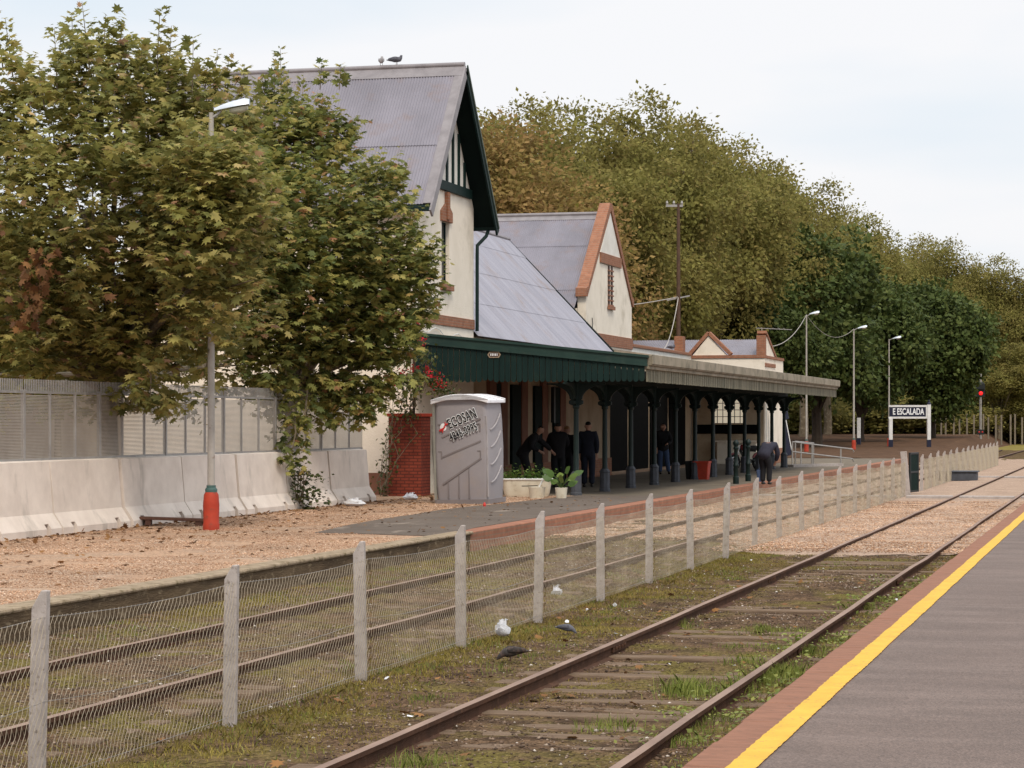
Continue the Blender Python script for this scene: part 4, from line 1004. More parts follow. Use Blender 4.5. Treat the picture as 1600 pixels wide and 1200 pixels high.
# ================================================================== SIGNS, SIGNALS, RAILINGS
Zs = F*(HC-HP)/(699-VPY)
def sgn(px, py): return pix(px, py, Zs)
sg = empty('station_sign', tuple(sgn(1418, 699)), A, 'dark station name board with white letters between white posts', 'station sign'); s0_ = Vector(sg.location)
px2m = Zs/F; zg = lambda py: (699-py)*px2m
mb = MB(); W_ = 57*px2m
mb.box(-W_/2, W_/2, -.04, .04, zg(651), zg(636)); mb.build('board', M['navy'], sg)
mb = MB(); mb.box(-W_/2-.05, W_/2+.2, -.06, .06, zg(636), zg(633)); mb.box(-W_/2-.05, W_/2+.2, -.06, .06, zg(654), zg(651)); mb.box(W_/2, W_/2+.1, -.06, .06, zg(651), zg(636)); mb.build('frame', M['white_paint'], sg)
for x, zb in ((W_/2+.22, 0), (-W_/2+.1, 0)):
    mb = MB(); mb.box(x-.12, x+.12, -.12, .12, zg(687), zg(632) if x > 0 else zg(654)); pq = mb.build('post', M['white_paint'], sg)
    mb = MB(); mb.box(x-.14, x+.14, -.14, .14, -.2, zg(687)); mb.build('post_foot', M['navy'], pq)
    if x > 0:
        mb = MB(); mb.lathe([(.14, 0), (.16, .06), (.05, .2), (.07, .26), (.01, .34)], (x, 0, zg(632)), 8); mb.build('finial', M['navy'], pq)
tw = text('lettering', 'E ESCALADA', zg(639.5)-zg(650.5), M['print_white'], sg, Matrix.Translation((.05, -.045, (zg(651)+zg(636))/2)) @ Matrix.Rotation(R(90), 4, 'X'), .01, .012)
bw = tw.dimensions.x; tgt = 48*px2m*1.02
for v in tw.data.vertices: v.co.x = .05+(v.co.x-.05)*tgt/bw; v.co.z = (zg(651)+zg(636))/2+(v.co.z-(zg(651)+zg(636))/2)*1.25
g = gnd(1342, 697, HP)
q = empty('white_post', tuple(g), 0, 'white post with dark foot behind the lamp, left of the name board', 'post')
mb = MB(); mb.box(-.12, .12, -.12, .12, .6, 2.1); mb.build('shaft', M['white_paint'], q); mb = MB(); mb.box(-.14, .14, -.14, .14, -.1, .6); mb.build('foot', M['navy'], q)
# signal
Zg = 205; sp = pix(1532, 690, Zg)
q = empty('railway_signal', (sp.x, sp.y, 0), A, 'tall railway signal mast with black head showing a red light', 'signal'); z_ = lambda py: HC-(py-VPY)*Zg/F
mb = MB(); mb.tube([(0, 0, 0), (0, 0, z_(570))], .11, 8); mb.build('mast', M['galv'], q)
mb = MB(); mb.box(-.36, .36, -.15, .15, z_(620), z_(600)); mb.ball((0, 0, z_(601)), .36, .15, .3); mb.build('signal_head', M['black_metal'], q)
mb = MB(); mb.ball((.0, -.16, z_(614.5)), .17, .08, .17); mb.build('red_lamp', M['red_lamp'], q)
mb = MB(); mb.box(-.3, .3, -.35, -.1, z_(612)+.22, z_(612)+.26); mb.build('hood', M['black_metal'], q)
mb = MB(); mb.box(-.3, .3, -.12, .12, z_(679), z_(671)); mb.build('lower_signal_head', M['black_metal'], q)
mb = MB(); mb.ball((-.14, -.13, z_(675)), .07, .04, .07); mb.ball((.14, -.13, z_(675)), .07, .04, .07); mb.build('small_lamp', M['print_red'], q)
# railings of the ramp
ra = gnd(1238, 726, HP); rb = gnd(1332, 724, HP)
q = empty('handrail', tuple(ra), 0, 'galvanised tubular handrail of the ramp beyond the canopy', 'handrail'); dv = rb-ra; dv.z = 0
mb = MB()
for t in (0, .14, .32, .8): mb.tube([dv*t, dv*t+Vector((0, 0, .98-.35*t))], .035, 7)
for h in (.97, .55): mb.tube([(0, 0, h)]+[dv*(k/5)+Vector((0, 0, h-.35*k/5)) for k in range(1, 6)]+[dv*1.02+Vector((0, 0, h-.35-.12))], .03, 7)
mb.build('rail_tube', M['galv'], q, smooth=True)
q2 = MB(); q2.tube([Vector((0, .9, 0)), Vector((0, .9, .98)), dv*.3+Vector((0, .9, .9)), dv*.3+Vector((0, .9, 0))], .035, 7); q2.build('return_rail', M['galv'], q, smooth=True)
mb = MB(); mb.bar(gnd(1232, 728, HP+.05), gnd(1310, 726, HP+.05), .5, .1); tag(mb.build('ramp_kerb', M['post']), kind='structure')
# leaning board
b0_ = gnd(1233, 713, HP)
q = empty('notice_board', tuple(b0_), 0, 'tall navy notice board leaning beside the last canopy column', 'notice board')
mb = MB(); zt_ = 3.0
mb.bar(Vector((0, 0, .05)), Vector((-.42, .3, 1.9)), .42, .04, (0, -1, .1)); mb.bar(Vector((-.42, .3, 1.9)), Vector((-.62, .5, 2.85)), .75, .05, (0, -1, .1)); mb.build('board', M['navy'], q)
mb = MB(); mb.bar(Vector((.2, -.04, .03)), Vector((-.2, .26, 1.9)), .035, .05, (0, -1, 0)); mb.bar(Vector((-.21, -.04, .03)), Vector((-.62, .26, 1.9)), .035, .05, (0, -1, 0)); mb.build('edge_trim', M['white_paint'], q)
# bollards
for px, py, lb in ((1150, 756, 'slim dark green bollard post left of the motorbike'), (1169, 752, 'slim dark green bollard post before the motorbike wheel')):
    g = gnd(px, py, HP); mb = MB(); mb.lathe([(.09, 0), (.09, .2), (.07, .22), (.07, .5), (.085, .52), (.085, .56), (.06, .6), (.055, 1.0), (.08, 1.03), (.08, 1.07), (.05, 1.1), (.09, 1.17), (.09, 1.22), (.03, 1.3)], n=10)
    tag(mb.build('bollard', M['col_green'], smooth=True, loc=tuple(g)), lb, 'bollard', 'bollards on the far platform')
# bins
g = gnd(1097, 749, HP)
mb = MB(); loft(mb, [plan(.2, .22, 0, .03), plan(.24, .26, .52, .03)]); loft(mb, [plan(.26, .28, .52, .03), plan(.26, .28, .58, .03)]); tag(mb.build('red_bin', M['red'], loc=tuple(g)), 'small red bin on the platform between two columns', 'bin')
g = gnd(1081, 749, HP)
mb = MB(); loft(mb, [plan(.2, .22, 0, .03), plan(.24, .26, .52, .03)]); loft(mb, [plan(.26, .28, .52, .03), plan(.26, .28, .58, .03)]); tag(mb.build('dark_bin', M['black_metal'], loc=(g.x, g.y+.3, g.z)), 'dark bin left of the red bin, behind a column', 'bin')
# motorbike --------------------------------------------------------
g = gnd(1166, 735, HP)
mk = empty('motorbike', (g.x, g.y, HP), R(-125), 'motorbike parked on the platform under the canopy behind the bollards', 'motorbike')
for x in (-.65, .65):
    mb = MB(); mb.tube([(x+.27*math.cos(R(a)), 0, .31+.27*math.sin(R(a))) for a in range(0, 361, 20)], .055, 8, cap=False); wh = mb.build('wheel', M['rubber'], mk, smooth=True)
    mb = MB(); mb.tube([(x+.2*math.cos(R(a)), 0, .31+.2*math.sin(R(a))) for a in range(0, 361, 20)], .018, 6, cap=False)
    for a in range(0, 360, 30): mb.bar((x, 0, .31), (x+.2*math.cos(R(a)), 0, .31+.2*math.sin(R(a))), .006, .006)
    mb.tube([(x, -.07, .31), (x, .07, .31)], .045, 8); mb.build('rim', M['chrome'], wh)
mb = MB(); mb.tube([(-.65, .08, .31), (-.2, .08, .4), (.1, .05, .45), (.38, .03, .85)], .025, 6); mb.tube([(-.65, -.08, .31), (-.2, -.08, .4), (.1, -.05, .45), (.38, -.03, .85)], .025, 6); mb.tube([(-.5, 0, .72), (-.05, 0, .75), (.38, 0, .82)], .03, 6); mb.build('frame', M['black_metal'], mk)
mb = MB(); mb.tube([(.65, .07, .31), (.42, .07, .95)], .025, 6); mb.tube([(.65, -.07, .31), (.42, -.07, .95)], .025, 6); mb.build('fork', M['chrome'], mk)
mb = MB(); mb.ball((.12, 0, .86), .26, .13, .13); mb.build('tank', M['bike_red'], mk, smooth=True)
mb = MB(); mb.tube([(-.62, 0, .84), (-.4, 0, .82), (-.12, 0, .82)], [.08, .12, .1], 8); mb.build('seat', M['rubber'], mk, smooth=True)
mb = MB(); mb.box(-.12, .22, -.1, .1, .3, .52); mb.lathe([(.09, .52), (.1, .56), (.09, .58), (.1, .62), (.09, .66)], (.08, 0, 0), 10); mb.build('engine', M['chrome'], mk, bevel=.03)
mb = MB(); mb.tube([(.3, -.36, 1.05), (.36, -.2, 1.03), (.4, 0, .98), (.36, .2, 1.03), (.3, .36, 1.05)], .015, 6); mb.build('handlebar', M['chrome'], mk)
mb = MB(); mb.ball((.53, 0, .9), .07, .1, .1); mb.build('headlight', M['lens'], mk, smooth=True)
mb = MB(); mb.tube([(.15, -.12, .4), (-.1, -.15, .28), (-.7, -.16, .33)], [.025, .03, .045], 8); mb.build('exhaust', M['chrome'], mk, smooth=True)
mb = MB(); mb.tube([(.65+.33*math.cos(R(a)), 0, .31+.33*math.sin(R(a))) for a in range(30, 140, 15)], .04, 6); mb.tube([(-.65+.33*math.cos(R(a)), 0, .31+.33*math.sin(R(a))) for a in range(30, 160, 15)], .05, 6); mb.build('mudguard', M['bike_red'], mk, smooth=True)

# ================================================================== PEOPLE
def person(loc, rz, label, pose, top, legs, hair, hgt=1.72, bald=False):
    """pose: dict of joint positions in metres for a 1.72 m figure facing -Y"""
    J = {k: Vector(v) for k, v in pose.items()}
    r = empty('person', loc, rz, label, 'person'); r.scale = (hgt/1.72,)*3
    names = ['pel', 'waist', 'chest', 'neck', 'head0', 'head1', 'head2', 'nose']
    V = []; E = []; rad = []
    def add(p, rr, par=None):
        V.append(Vector(p)); rad.append(rr); i = len(V)-1
        if par is not None: E.append((par, i))
        return i
    hd = J['head']; up = (hd-J['neck']).normalized(); fw = J.get('face', Vector((0, -1, 0))).normalized()
    pel = add(J['pel'], (.10, .075)); ch = add(J['chest'], (.11, .075), pel); nk0 = add(J['neck'], .06, ch); nk = add(J['neck'].lerp(hd, .4), .052, nk0)
    h1 = add(hd-up*.03+fw*.012, .085, nk); h2 = add(hd+up*.06, .092, h1); h3 = add(hd+up*.115-fw*.01, .055, h2)
    ns = add(hd+fw*.115-up*.02, .014, h1); side = up.cross(fw).normalized()
    for s_ in (-1, 1): add(hd+side*s_*.095, .016, h1)
    for s in ('l', 'r'):
        sh = add(J['sh_'+s], .06, ch); el = add(J['el_'+s], .043, sh); wr = add(J['wr_'+s], .03, el)
        d = (J['wr_'+s]-J['el_'+s]).normalized(); c = d.orthogonal().normalized(); pm = add(J['wr_'+s]+d*.055, (.038, .02), wr)
        for k in range(4):
            off = c*(k-1.5)*.02; ln = (.07, .08, .075, .055)[k]
            k1 = add(J['wr_'+s]+d*.1+off, .010, pm); k2 = add(J['wr_'+s]+d*(.1+ln*.55)+off+d.cross(c)*.012, .009, k1); add(J['wr_'+s]+d*(.1+ln)+off+d.cross(c)*.035, .007, k2)
        t1 = add(J['wr_'+s]+d*.05+c*.045, .011, pm); add(J['wr_'+s]+d*.085+c*.065, .009, t1)
        hp = add(J['hip_'+s], .085, pel); kn = add(J['kn_'+s], .058, hp); an = add(J['an_'+s], .042, kn)
    skin('body', V, E, rad, M['skin'], r, 2)
    V = []; E = []; rad = []
    dn_ = (J['pel']-J['chest']).normalized()
    pl_ = add(J['pel']+dn_*.22, (.215, .165)); p2_ = add(J['pel']+dn_*.03, (.205, .155), pl_); c0_ = add(J['pel'].lerp(J['chest'], .5), (.205, .15), p2_); c1_ = add(J['chest'], (.22, .16), c0_); n1_ = add(J['neck']-up*.01, .10, c1_); add(J['neck']+up*.05, .085, n1_)
    for s in ('l', 'r'):
        a = add(J['sh_'+s], .098, c1_); b = add(J['el_'+s], .078, a); add(J['el_'+s].lerp(J['wr_'+s], 1.0), .058, b)
    skin('jacket', V, E, rad, M[top], r, 2)
    V = []; E = []; rad = []
    q_ = add(J['pel']+(J['chest']-J['pel']).normalized()*.12, (.17, .13)); p_ = add(J['pel'], (.18, .14), q_)
    for s in ('l', 'r'):
        a = add(J['hip_'+s]-Vector((0, 0, .06)), .125, p_); b = add(J['kn_'+s], .092, a); add(J['an_'+s]-Vector((0, 0, .02)), .08, b)
    skin('trousers', V, E, rad, M[legs], r, 2)
    for s in ('l', 'r'):
        a = J['an_'+s]; skin('shoe', [a+Vector((0, .05, -.045)), a+Vector((0, -.05, -.05)), a+Vector((0, -.17, -.058))], [(0, 1), (1, 2)], [.045, .045, .035], M['shoe'], r, 1)
    if not bald:
        skin('hair', [hd+up*.02-fw*.06, hd+up*.075-fw*.025, hd+up*.10+fw*.03], [(0, 1), (1, 2)], [.075, .09, .065], M[hair], r, 2)
    else:
        skin('hair', [hd-up*.01-fw*.06, hd+up*.05-fw*.045], [(0, 1)], [.065, .07], M[hair], r, 2)
    return r
stand = dict(pel=(0, 0, .95), chest=(0, .02, 1.28), neck=(0, .01, 1.46), head=(0, -.01, 1.6), sh_l=(.19, .01, 1.41), el_l=(.24, .05, 1.13), wr_l=(.22, -.04, .88), sh_r=(-.19, .01, 1.41), el_r=(-.24, .05, 1.13), wr_r=(-.22, -.04, .88),
             hip_l=(.09, 0, .88), kn_l=(.1, -.02, .48), an_l=(.1, .02, .09), hip_r=(-.09, 0, .88), kn_r=(-.1, -.02, .48), an_r=(-.1, .02, .09))
def P(**k): d = dict(stand); d.update(k); return d
lean = P(pel=(0, .1, .95), chest=(.03, -.12, 1.25), neck=(.04, -.24, 1.38), head=(.06, -.33, 1.5), sh_l=(.22, -.2, 1.33), el_l=(.33, -.42, 1.16), wr_l=(.38, -.6, .98), sh_r=(-.17, -.18, 1.33), el_r=(-.28, -.1, 1.08), wr_r=(-.2, -.32, .98), hip_l=(.09, .1, .88), hip_r=(-.09, .1, .88))
sit = P(face=(0, -1, 0), sh_l=(.2, -.04, 1.4), el_l=(.26, -.2, 1.18), wr_l=(.1, -.36, 1.12), el_r=(-.26, -.18, 1.16), wr_r=(-.1, -.36, 1.1))
bent = P(pel=(0, .12, .92), chest=(0, -.18, 1.16), neck=(.03, -.36, 1.16), head=(.06, -.47, 1.08), face=(0, -.6, -.8), sh_l=(.19, -.3, 1.16), el_l=(.23, -.38, .88), wr_l=(.14, -.48, .66), sh_r=(-.17, -.3, 1.16), el_r=(-.22, -.36, .88), wr_r=(-.1, -.48, .68), hip_l=(.09, .12, .87), hip_r=(-.09, .12, .87))
def ppl(px, py): return tuple(gnd(px, py, HP))
person(ppl(824, 763), R(100), 'person in dark clothes bending over under the left end of the canopy', lean, 'cloth_black', 'cloth_black', 'hair_dark', 1.82)
person(ppl(872, 762), R(195), 'person in dark clothes standing left of the fair haired one behind the first column', P(**{k: sit[k] for k in ('sh_l', 'el_l', 'wr_l', 'el_r', 'wr_r')}), 'cloth_black', 'cloth_black', 'hair_dark', 1.78)
person(ppl(886, 760), R(170), 'fair haired person in dark clothes just left of the first column', P(), 'cloth_black', 'cloth_black', 'hair_blond', 1.7)
person(ppl(919, 761), R(185), 'person in dark blue uniform standing straight between first and second columns', P(), 'cloth_blue', 'cloth_blue', 'hair_dark', 1.82)
person(ppl(1036, 741), R(20), 'person in black jacket and blue jeans standing deep under the canopy', P(sh_l=(.19, 0, 1.4), wr_l=(.1, -.3, 1.05), el_l=(.26, -.08, 1.12), an_l=(.2, .0, .09), kn_l=(.13, -.05, .48)), 'cloth_black', 'jeans', 'hair_dark', 1.75)
person(ppl(1197, 757), R(165), 'stooping elderly person in navy jacket at the platform edge', bent, 'cloth_navy', 'cloth_black', 'hair_grey', 1.72, True)
g = gnd(1189, 753, HP); mb = MB(); loft(mb, [plan(.1, .1, 0, .03), plan(.13, .12, .36, .03)]); mb.tube([(-.1, 0, .36), (0, 0, .46), (.1, 0, .36)], .01, 5)
tag(mb.build('blue_bag', M['jeans'], loc=tuple(g)), 'blue bag on the platform beside the stooping person', 'bag')

# ================================================================== PIGEONS, LITTER
def pigeon(loc, rz, label, m, peck=False, s=1.0):
    r = empty('pigeon', loc, rz, label, 'pigeon'); r.scale = (s, s, s)
    hd = Vector((0, -.13, .05)) if peck else Vector((0, -.10, .20))
    V = [Vector((0, 0, .115)), Vector((0, -.07, .125 if not peck else .10)), (Vector((0, -.10, .165)) if not peck else Vector((0, -.11, .075))), hd, hd+Vector((0, -.035, -.008 if not peck else -.03)), Vector((0, .08, .115)), Vector((0, .15, .115)), Vector((0, .24, .12))]
    skin('body', V, [(0, 1), (1, 2), (2, 3), (3, 4), (0, 5), (5, 6), (6, 7)], [.062, .055, .033, .03, .006, .045, .028, (.03, .008)], m, r, 2)
    for sx in (-1, 1):
        skin('wing', [Vector((sx*.052, -.05, .135)), Vector((sx*.06, .04, .14)), Vector((sx*.03, .19, .13))], [(0, 1), (1, 2)], [(.014, .04), (.014, .042), (.006, .02)], m, r, 1)
        mb = MB(); mb.tube([(sx*.025, 0, .08), (sx*.025, .005, .0)], .005, 5); mb.tube([(sx*.025, .02, .005), (sx*.025, -.03, .005)], .004, 4); mb.build('leg', M['rust_pole'], r)
    return r
pigeon(tuple(gnd(797, 1033, .02)), A+R(-80), 'dark brown pigeon pecking beside the near rusty rail', M['pigeon_dark'], True, .78)
pigeon(tuple(gnd(887, 991, .02)), A+R(70), 'small grey pigeon on the soil near the fence', M['pigeon'], True, .6)
Dr = lambda px: 59.43/((F/(CA*CA*(VPX-px)))-SA/CA)
pigeon((-Dr(596), 59.43, 11.6), A+R(10), 'pale pigeon on the roof ridge, left of its mate', M['pigeon_white'], False, 1.15)
pigeon((-Dr(620), 59.43, 11.6), A+R(70), 'grey pigeon on the roof ridge, nearer the gable', M['pigeon'], False, 1.25)
pigeon((-18.5, yat(1050, 18.5), 5.2), A+R(60), 'pigeon on the brick coping above the grey fascia', M['pigeon'], False, 1.15)
def bag(px, py, h, s, label):
    g = gnd(px, py, h); mb = MB(); mb.ball((0, 0, .36), .5, .45, .42, 14, 9)
    for i, (x, y, z) in enumerate(mb.v):
        k = 1+.5*(vnoise(x*5+px, z*5+y*3)-.5)+.4*(vnoise(x*11+px, y*11+z*6)-.5); mb.v[i] = (x*k, y*k, max(0, z*k))
    for k in range(3): mb.tube([(.1*k-.1, 0, .6), (.2*k-.25, .1, .85+.1*k), (.25*k-.2, 0, 1.0)], [.12, .06, .03], 6)
    o = mb.build('plastic_bag', M['bag'], smooth=True, loc=tuple(g)); o.scale = (s, s, s); return tag(o, label, 'plastic bag')
bag(786, 994, .02, .17, 'larger white plastic bag lying against the wire fence beside the dark pigeon')
bag(869, 933, .02, .15, 'small white plastic bag caught behind the wire fence')
bag(553, 791, HP, .32, 'crumpled white plastic bag at the foot of the last barrier').scale = (.5, .3, .18)
bag(641, 781, HP, .3, 'white plastic bag on the gravel in front of the red brick stub').scale = (.36, .25, .17)
g = gnd(272, 822, HP); mb = MB(); mb.box(-.6, .6, -.12, .12, .10, .15); mb.box(-.5, -.4, -.1, .1, 0, .1); mb.box(.38, .5, -.1, .1, 0, .1)
tag(mb.build('timber_board', M['timber'], loc=tuple(g), bevel=.008), 'brown timber board lying in front of the barriers left of the lamp', 'board').rotation_euler = (0, R(2), A)
g = gnd(837, 796, HP)
rb_ = MB()
g = gnd(757, 792, HP); rb_.lathe([(.03, 0), (.035, .05), (.012, .1)], n=8); tag(rb_.build('red_cup', M['print_red'], loc=tuple(g)), 'small red and white cup on the ground by the toilet base', 'cup')

# scatter helpers
def scatter(name, P_, size, m, label=None, seed=0):
    n = len(P_); oc = np.array([(1, 0, 0), (-1, 0, 0), (0, 1, 0), (0, -1, 0), (0, 0, 1), (0, 0, -1)], float)
    V = oc[None]*(.6+.8*rng.random((n, 6, 1))); th = rng.random(n)*6.28; c, s = np.cos(th), np.sin(th)
    x = V[..., 0]*c[:, None]-V[..., 1]*s[:, None]; y = V[..., 0]*s[:, None]+V[..., 1]*c[:, None]
    V = np.stack([x, y, V[..., 2]*.6], -1)*size[:, None, None]+P_[:, None]
    f = np.array([(0, 2, 4), (2, 1, 4), (1, 3, 4), (3, 0, 4), (2, 0, 5), (1, 2, 5), (3, 1, 5), (0, 3, 5)])
    Fa = ((np.arange(n)*6)[:, None, None]+f[None]).reshape(-1, 3)
    return tag(np_mesh(name, V.reshape(-1, 3), Fa, m), label, 'stones', kind='stuff')
n = 60000; x = rng.uniform(-10.5, -2.2, n); y = 9+33*rng.random(n)**1.0
k = vnoise(x*.8+5, y*.8)+.35*rng.random(n) > .58; x, y = x[k], y[k]
scatter('pebbles', np.stack([x, y, bump_h(x, y)+.004], 1), .006+.016*rng.random(len(x))**3, M['pebble'], 'small loose stones scattered over the soil of the trackbed')
n = 50000; x = rng.uniform(-10.5, -2.3, n); y = 40+26*rng.random(n)
k = (y > 42.5)|(x > -7); x, y = x[k], y[k]
scatter('ballast_stones', np.stack([x, y, .03+np.maximum(bump_h(x, y), 0)*.8+.02*(x > -6.4)], 1), .010+.014*rng.random(len(x)), M['pebble_pink'], 'pale crushed stone ballast around the tracks beyond the soil')
n = 90000; x = rng.uniform(-16.7, -11.0, n); y = 20+37*rng.random(n)
k = (vnoise(x*1.3, y*1.3) > .28) & ~((x > pl[0].x) & (y > 38)); x, y = x[k], y[k]
scatter('gravel_stones', np.stack([x, y, HP+.004+0*x], 1), .006+.009*rng.random(len(x)), M['pebble_pink'], 'loose pinkish gravel stones covering the yard')
# fallen leaves
n = 1700; x = -16.75+5.6*rng.random(n)**4; y = rng.uniform(21, 56, n); x = np.concatenate([x, rng.uniform(-10.4, -2.4, 500)]); y = np.concatenate([y, rng.uniform(11, 40, 500)])
z = np.where(x < -10.6, HP+.02, .025); n = len(x)
V, Fa = leaf_block(np.stack([x, y, z], 1), np.stack([rng.normal(0, 1, n), rng.normal(0, 1, n), rng.normal(0, .25, n)], 1), np.stack([rng.normal(0, .3, n), rng.normal(0, .3, n), np.ones(n)], 1), .05+.06*rng.random(n), PLANE)
tag(np_mesh('fallen_leaves', V, Fa, M['litter_leaf']), 'brown fallen leaves drifted on the gravel along the barriers', 'leaves', kind='stuff')
# litter scraps
n = 60; x = rng.uniform(-10.3, -2.4, n); y = rng.uniform(11, 46, n)
V, Fa = leaf_block(np.stack([x, y, np.full(n, .035)], 1), np.stack([rng.normal(0, 1, n), rng.normal(0, 1, n), rng.normal(0, .3, n)], 1), np.stack([rng.normal(0, .5, n), rng.normal(0, .5, n), np.ones(n)], 1), .015+.04*rng.random(n)**2, [(0, 0), (.4, .1), (.5, .8), (0, 1)])
tag(np_mesh('paper_scraps', V, Fa, M['bag']), 'tiny white paper scraps strewn over the trackbed', 'litter', kind='stuff')
# grass
def blades(x, y, h, lean, wd, m, name, label):
    n = len(x); z = bump_h(x, y)-.005; th = rng.random(n)*6.28; ld = rng.random(n)*6.28; ln = lean*rng.random(n)*h
    a = np.stack([np.cos(th)*wd, np.sin(th)*wd, 0*x], 1)
    b = np.stack([x, y, z], 1); t = b+np.stack([np.cos(ld)*ln, np.sin(ld)*ln, h], 1)
    mid = b+np.stack([np.cos(ld)*ln*.3, np.sin(ld)*ln*.3, h*.6], 1)
    V = np.stack([b-a, b+a, mid+a*.7, t, mid-a*.7], 1).reshape(-1, 3)
    Fa = (np.arange(n)*5)[:, None]+np.arange(5)[None]
    return tag(np_mesh(name, V, Fa, m), label, 'grass', kind='stuff')
def dens(x, y):
    d = .9*vnoise(x*.9+11, y*.7+3)+.5*vnoise(x*2.5, y*2.2+7)
    d += .45*np.exp(-((x+6.35)/.75)**2)+.55*np.exp(-((x+2.5)/.45)**2)+.35*np.exp(-((x+10.2)/.45)**2)
    d -= .42*np.exp(-((x+3.95)/.75)**2)+.32*np.exp(-((x+8.1)/.75)**2)
    return d
n = 300000; x = rng.uniform(-10.55, -2.2, n); y = 10+31.5*rng.random(n)
k = dens(x, y)+.25*rng.normal(0, 1, n) > .93; x, y = x[k], y[k]
near_ = np.exp(-((x+6.3)/.55)**2)+.7*np.exp(-((x+10.1)/.4)**2)+.6*np.exp(-((x+2.5)/.35)**2)
blades(x, y, (.010+.024*rng.random(len(x)))*(1+1.5*near_*vnoise(x*2, y*2)), 1.4, .0036, M['moss'], 'short_turf', 'short yellowish turf and moss covering the soil between the tracks')
tx, ty, th_ = [], [], []
def tuft(cx, cy, n, sp, h): tx.append(rng.normal(cx, sp, n)); ty.append(rng.normal(cy, sp*1.4, n)); th_.append(h*.72*(.3+.7*rng.random(n)))
for px, py, nn_, h in ((1075, 1082, 220, .26), (952, 1132, 90, .16), (1195, 985, 130, .13), (1060, 975, 120, .12), (650, 1192, 90, .15), (1150, 1010, 50, .1), (1215, 1010, 70, .1), (1305, 880, 60, .1), (955, 965, 50, .1), (1250, 985, 60, .1),
                       (1225, 1055, 260, .24), (1190, 1065, 160, .2), (1150, 1080, 120, .2), (1260, 1022, 120, .17), (1290, 1000, 90, .14), (1110, 1125, 90, .14), (1165, 1035, 90, .14), (1345, 950, 100, .14), (1370, 940, 70, .12), (1060, 1160, 100, .12), (1080, 1140, 70, .12)):
    g = gnd(px, py, .02); tuft(g.x, g.y, nn_*2, .11, h)
for i in range(260):
    cx = rng.choice([-6.35, -6.1, -2.5, -10.3, -5.6, -6.6, -9.7]); cy = rng.uniform(11, 40)
    tuft(cx+rng.normal(0, .18), cy, int(rng.integers(20, 70)), .09, .04+.07*rng.random())
tx, ty, th_ = map(np.concatenate, (tx, ty, th_)); k = (tx < -2.16) & (tx > -10.55); tx, ty, th_ = tx[k], ty[k], th_[k]
blades(tx, ty, th_, .9, .0032, M['grass'], 'grass_tufts', 'green grass tufts along the rails, fence and platform edge')
# broad weeds by the near rail
n = 3400; cx = rng.choice([-2.3, -2.45, -2.6, -2.75, -2.9, -3.3], n); x = cx+rng.normal(0, .1, n); y = rng.choice(rng.uniform(12, 34, 60), n)+rng.normal(0, .14, n); k = x < -2.17; x, y = x[k], y[k]; n = len(x)
V, Fa = leaf_block(np.stack([x, y, bump_h(x, y)+.03+.05*rng.random(n)], 1), np.stack([rng.normal(0, 1, n), rng.normal(0, 1, n), rng.normal(.1, .3, n)], 1), np.stack([rng.normal(0, .4, n), rng.normal(0, .4, n), np.ones(n)], 1), .025+.035*rng.random(n), SIMPLE)
tag(np_mesh('weeds', V, Fa, M['grass']), 'small broad leaved weeds beside the near rails', 'weeds', kind='stuff')

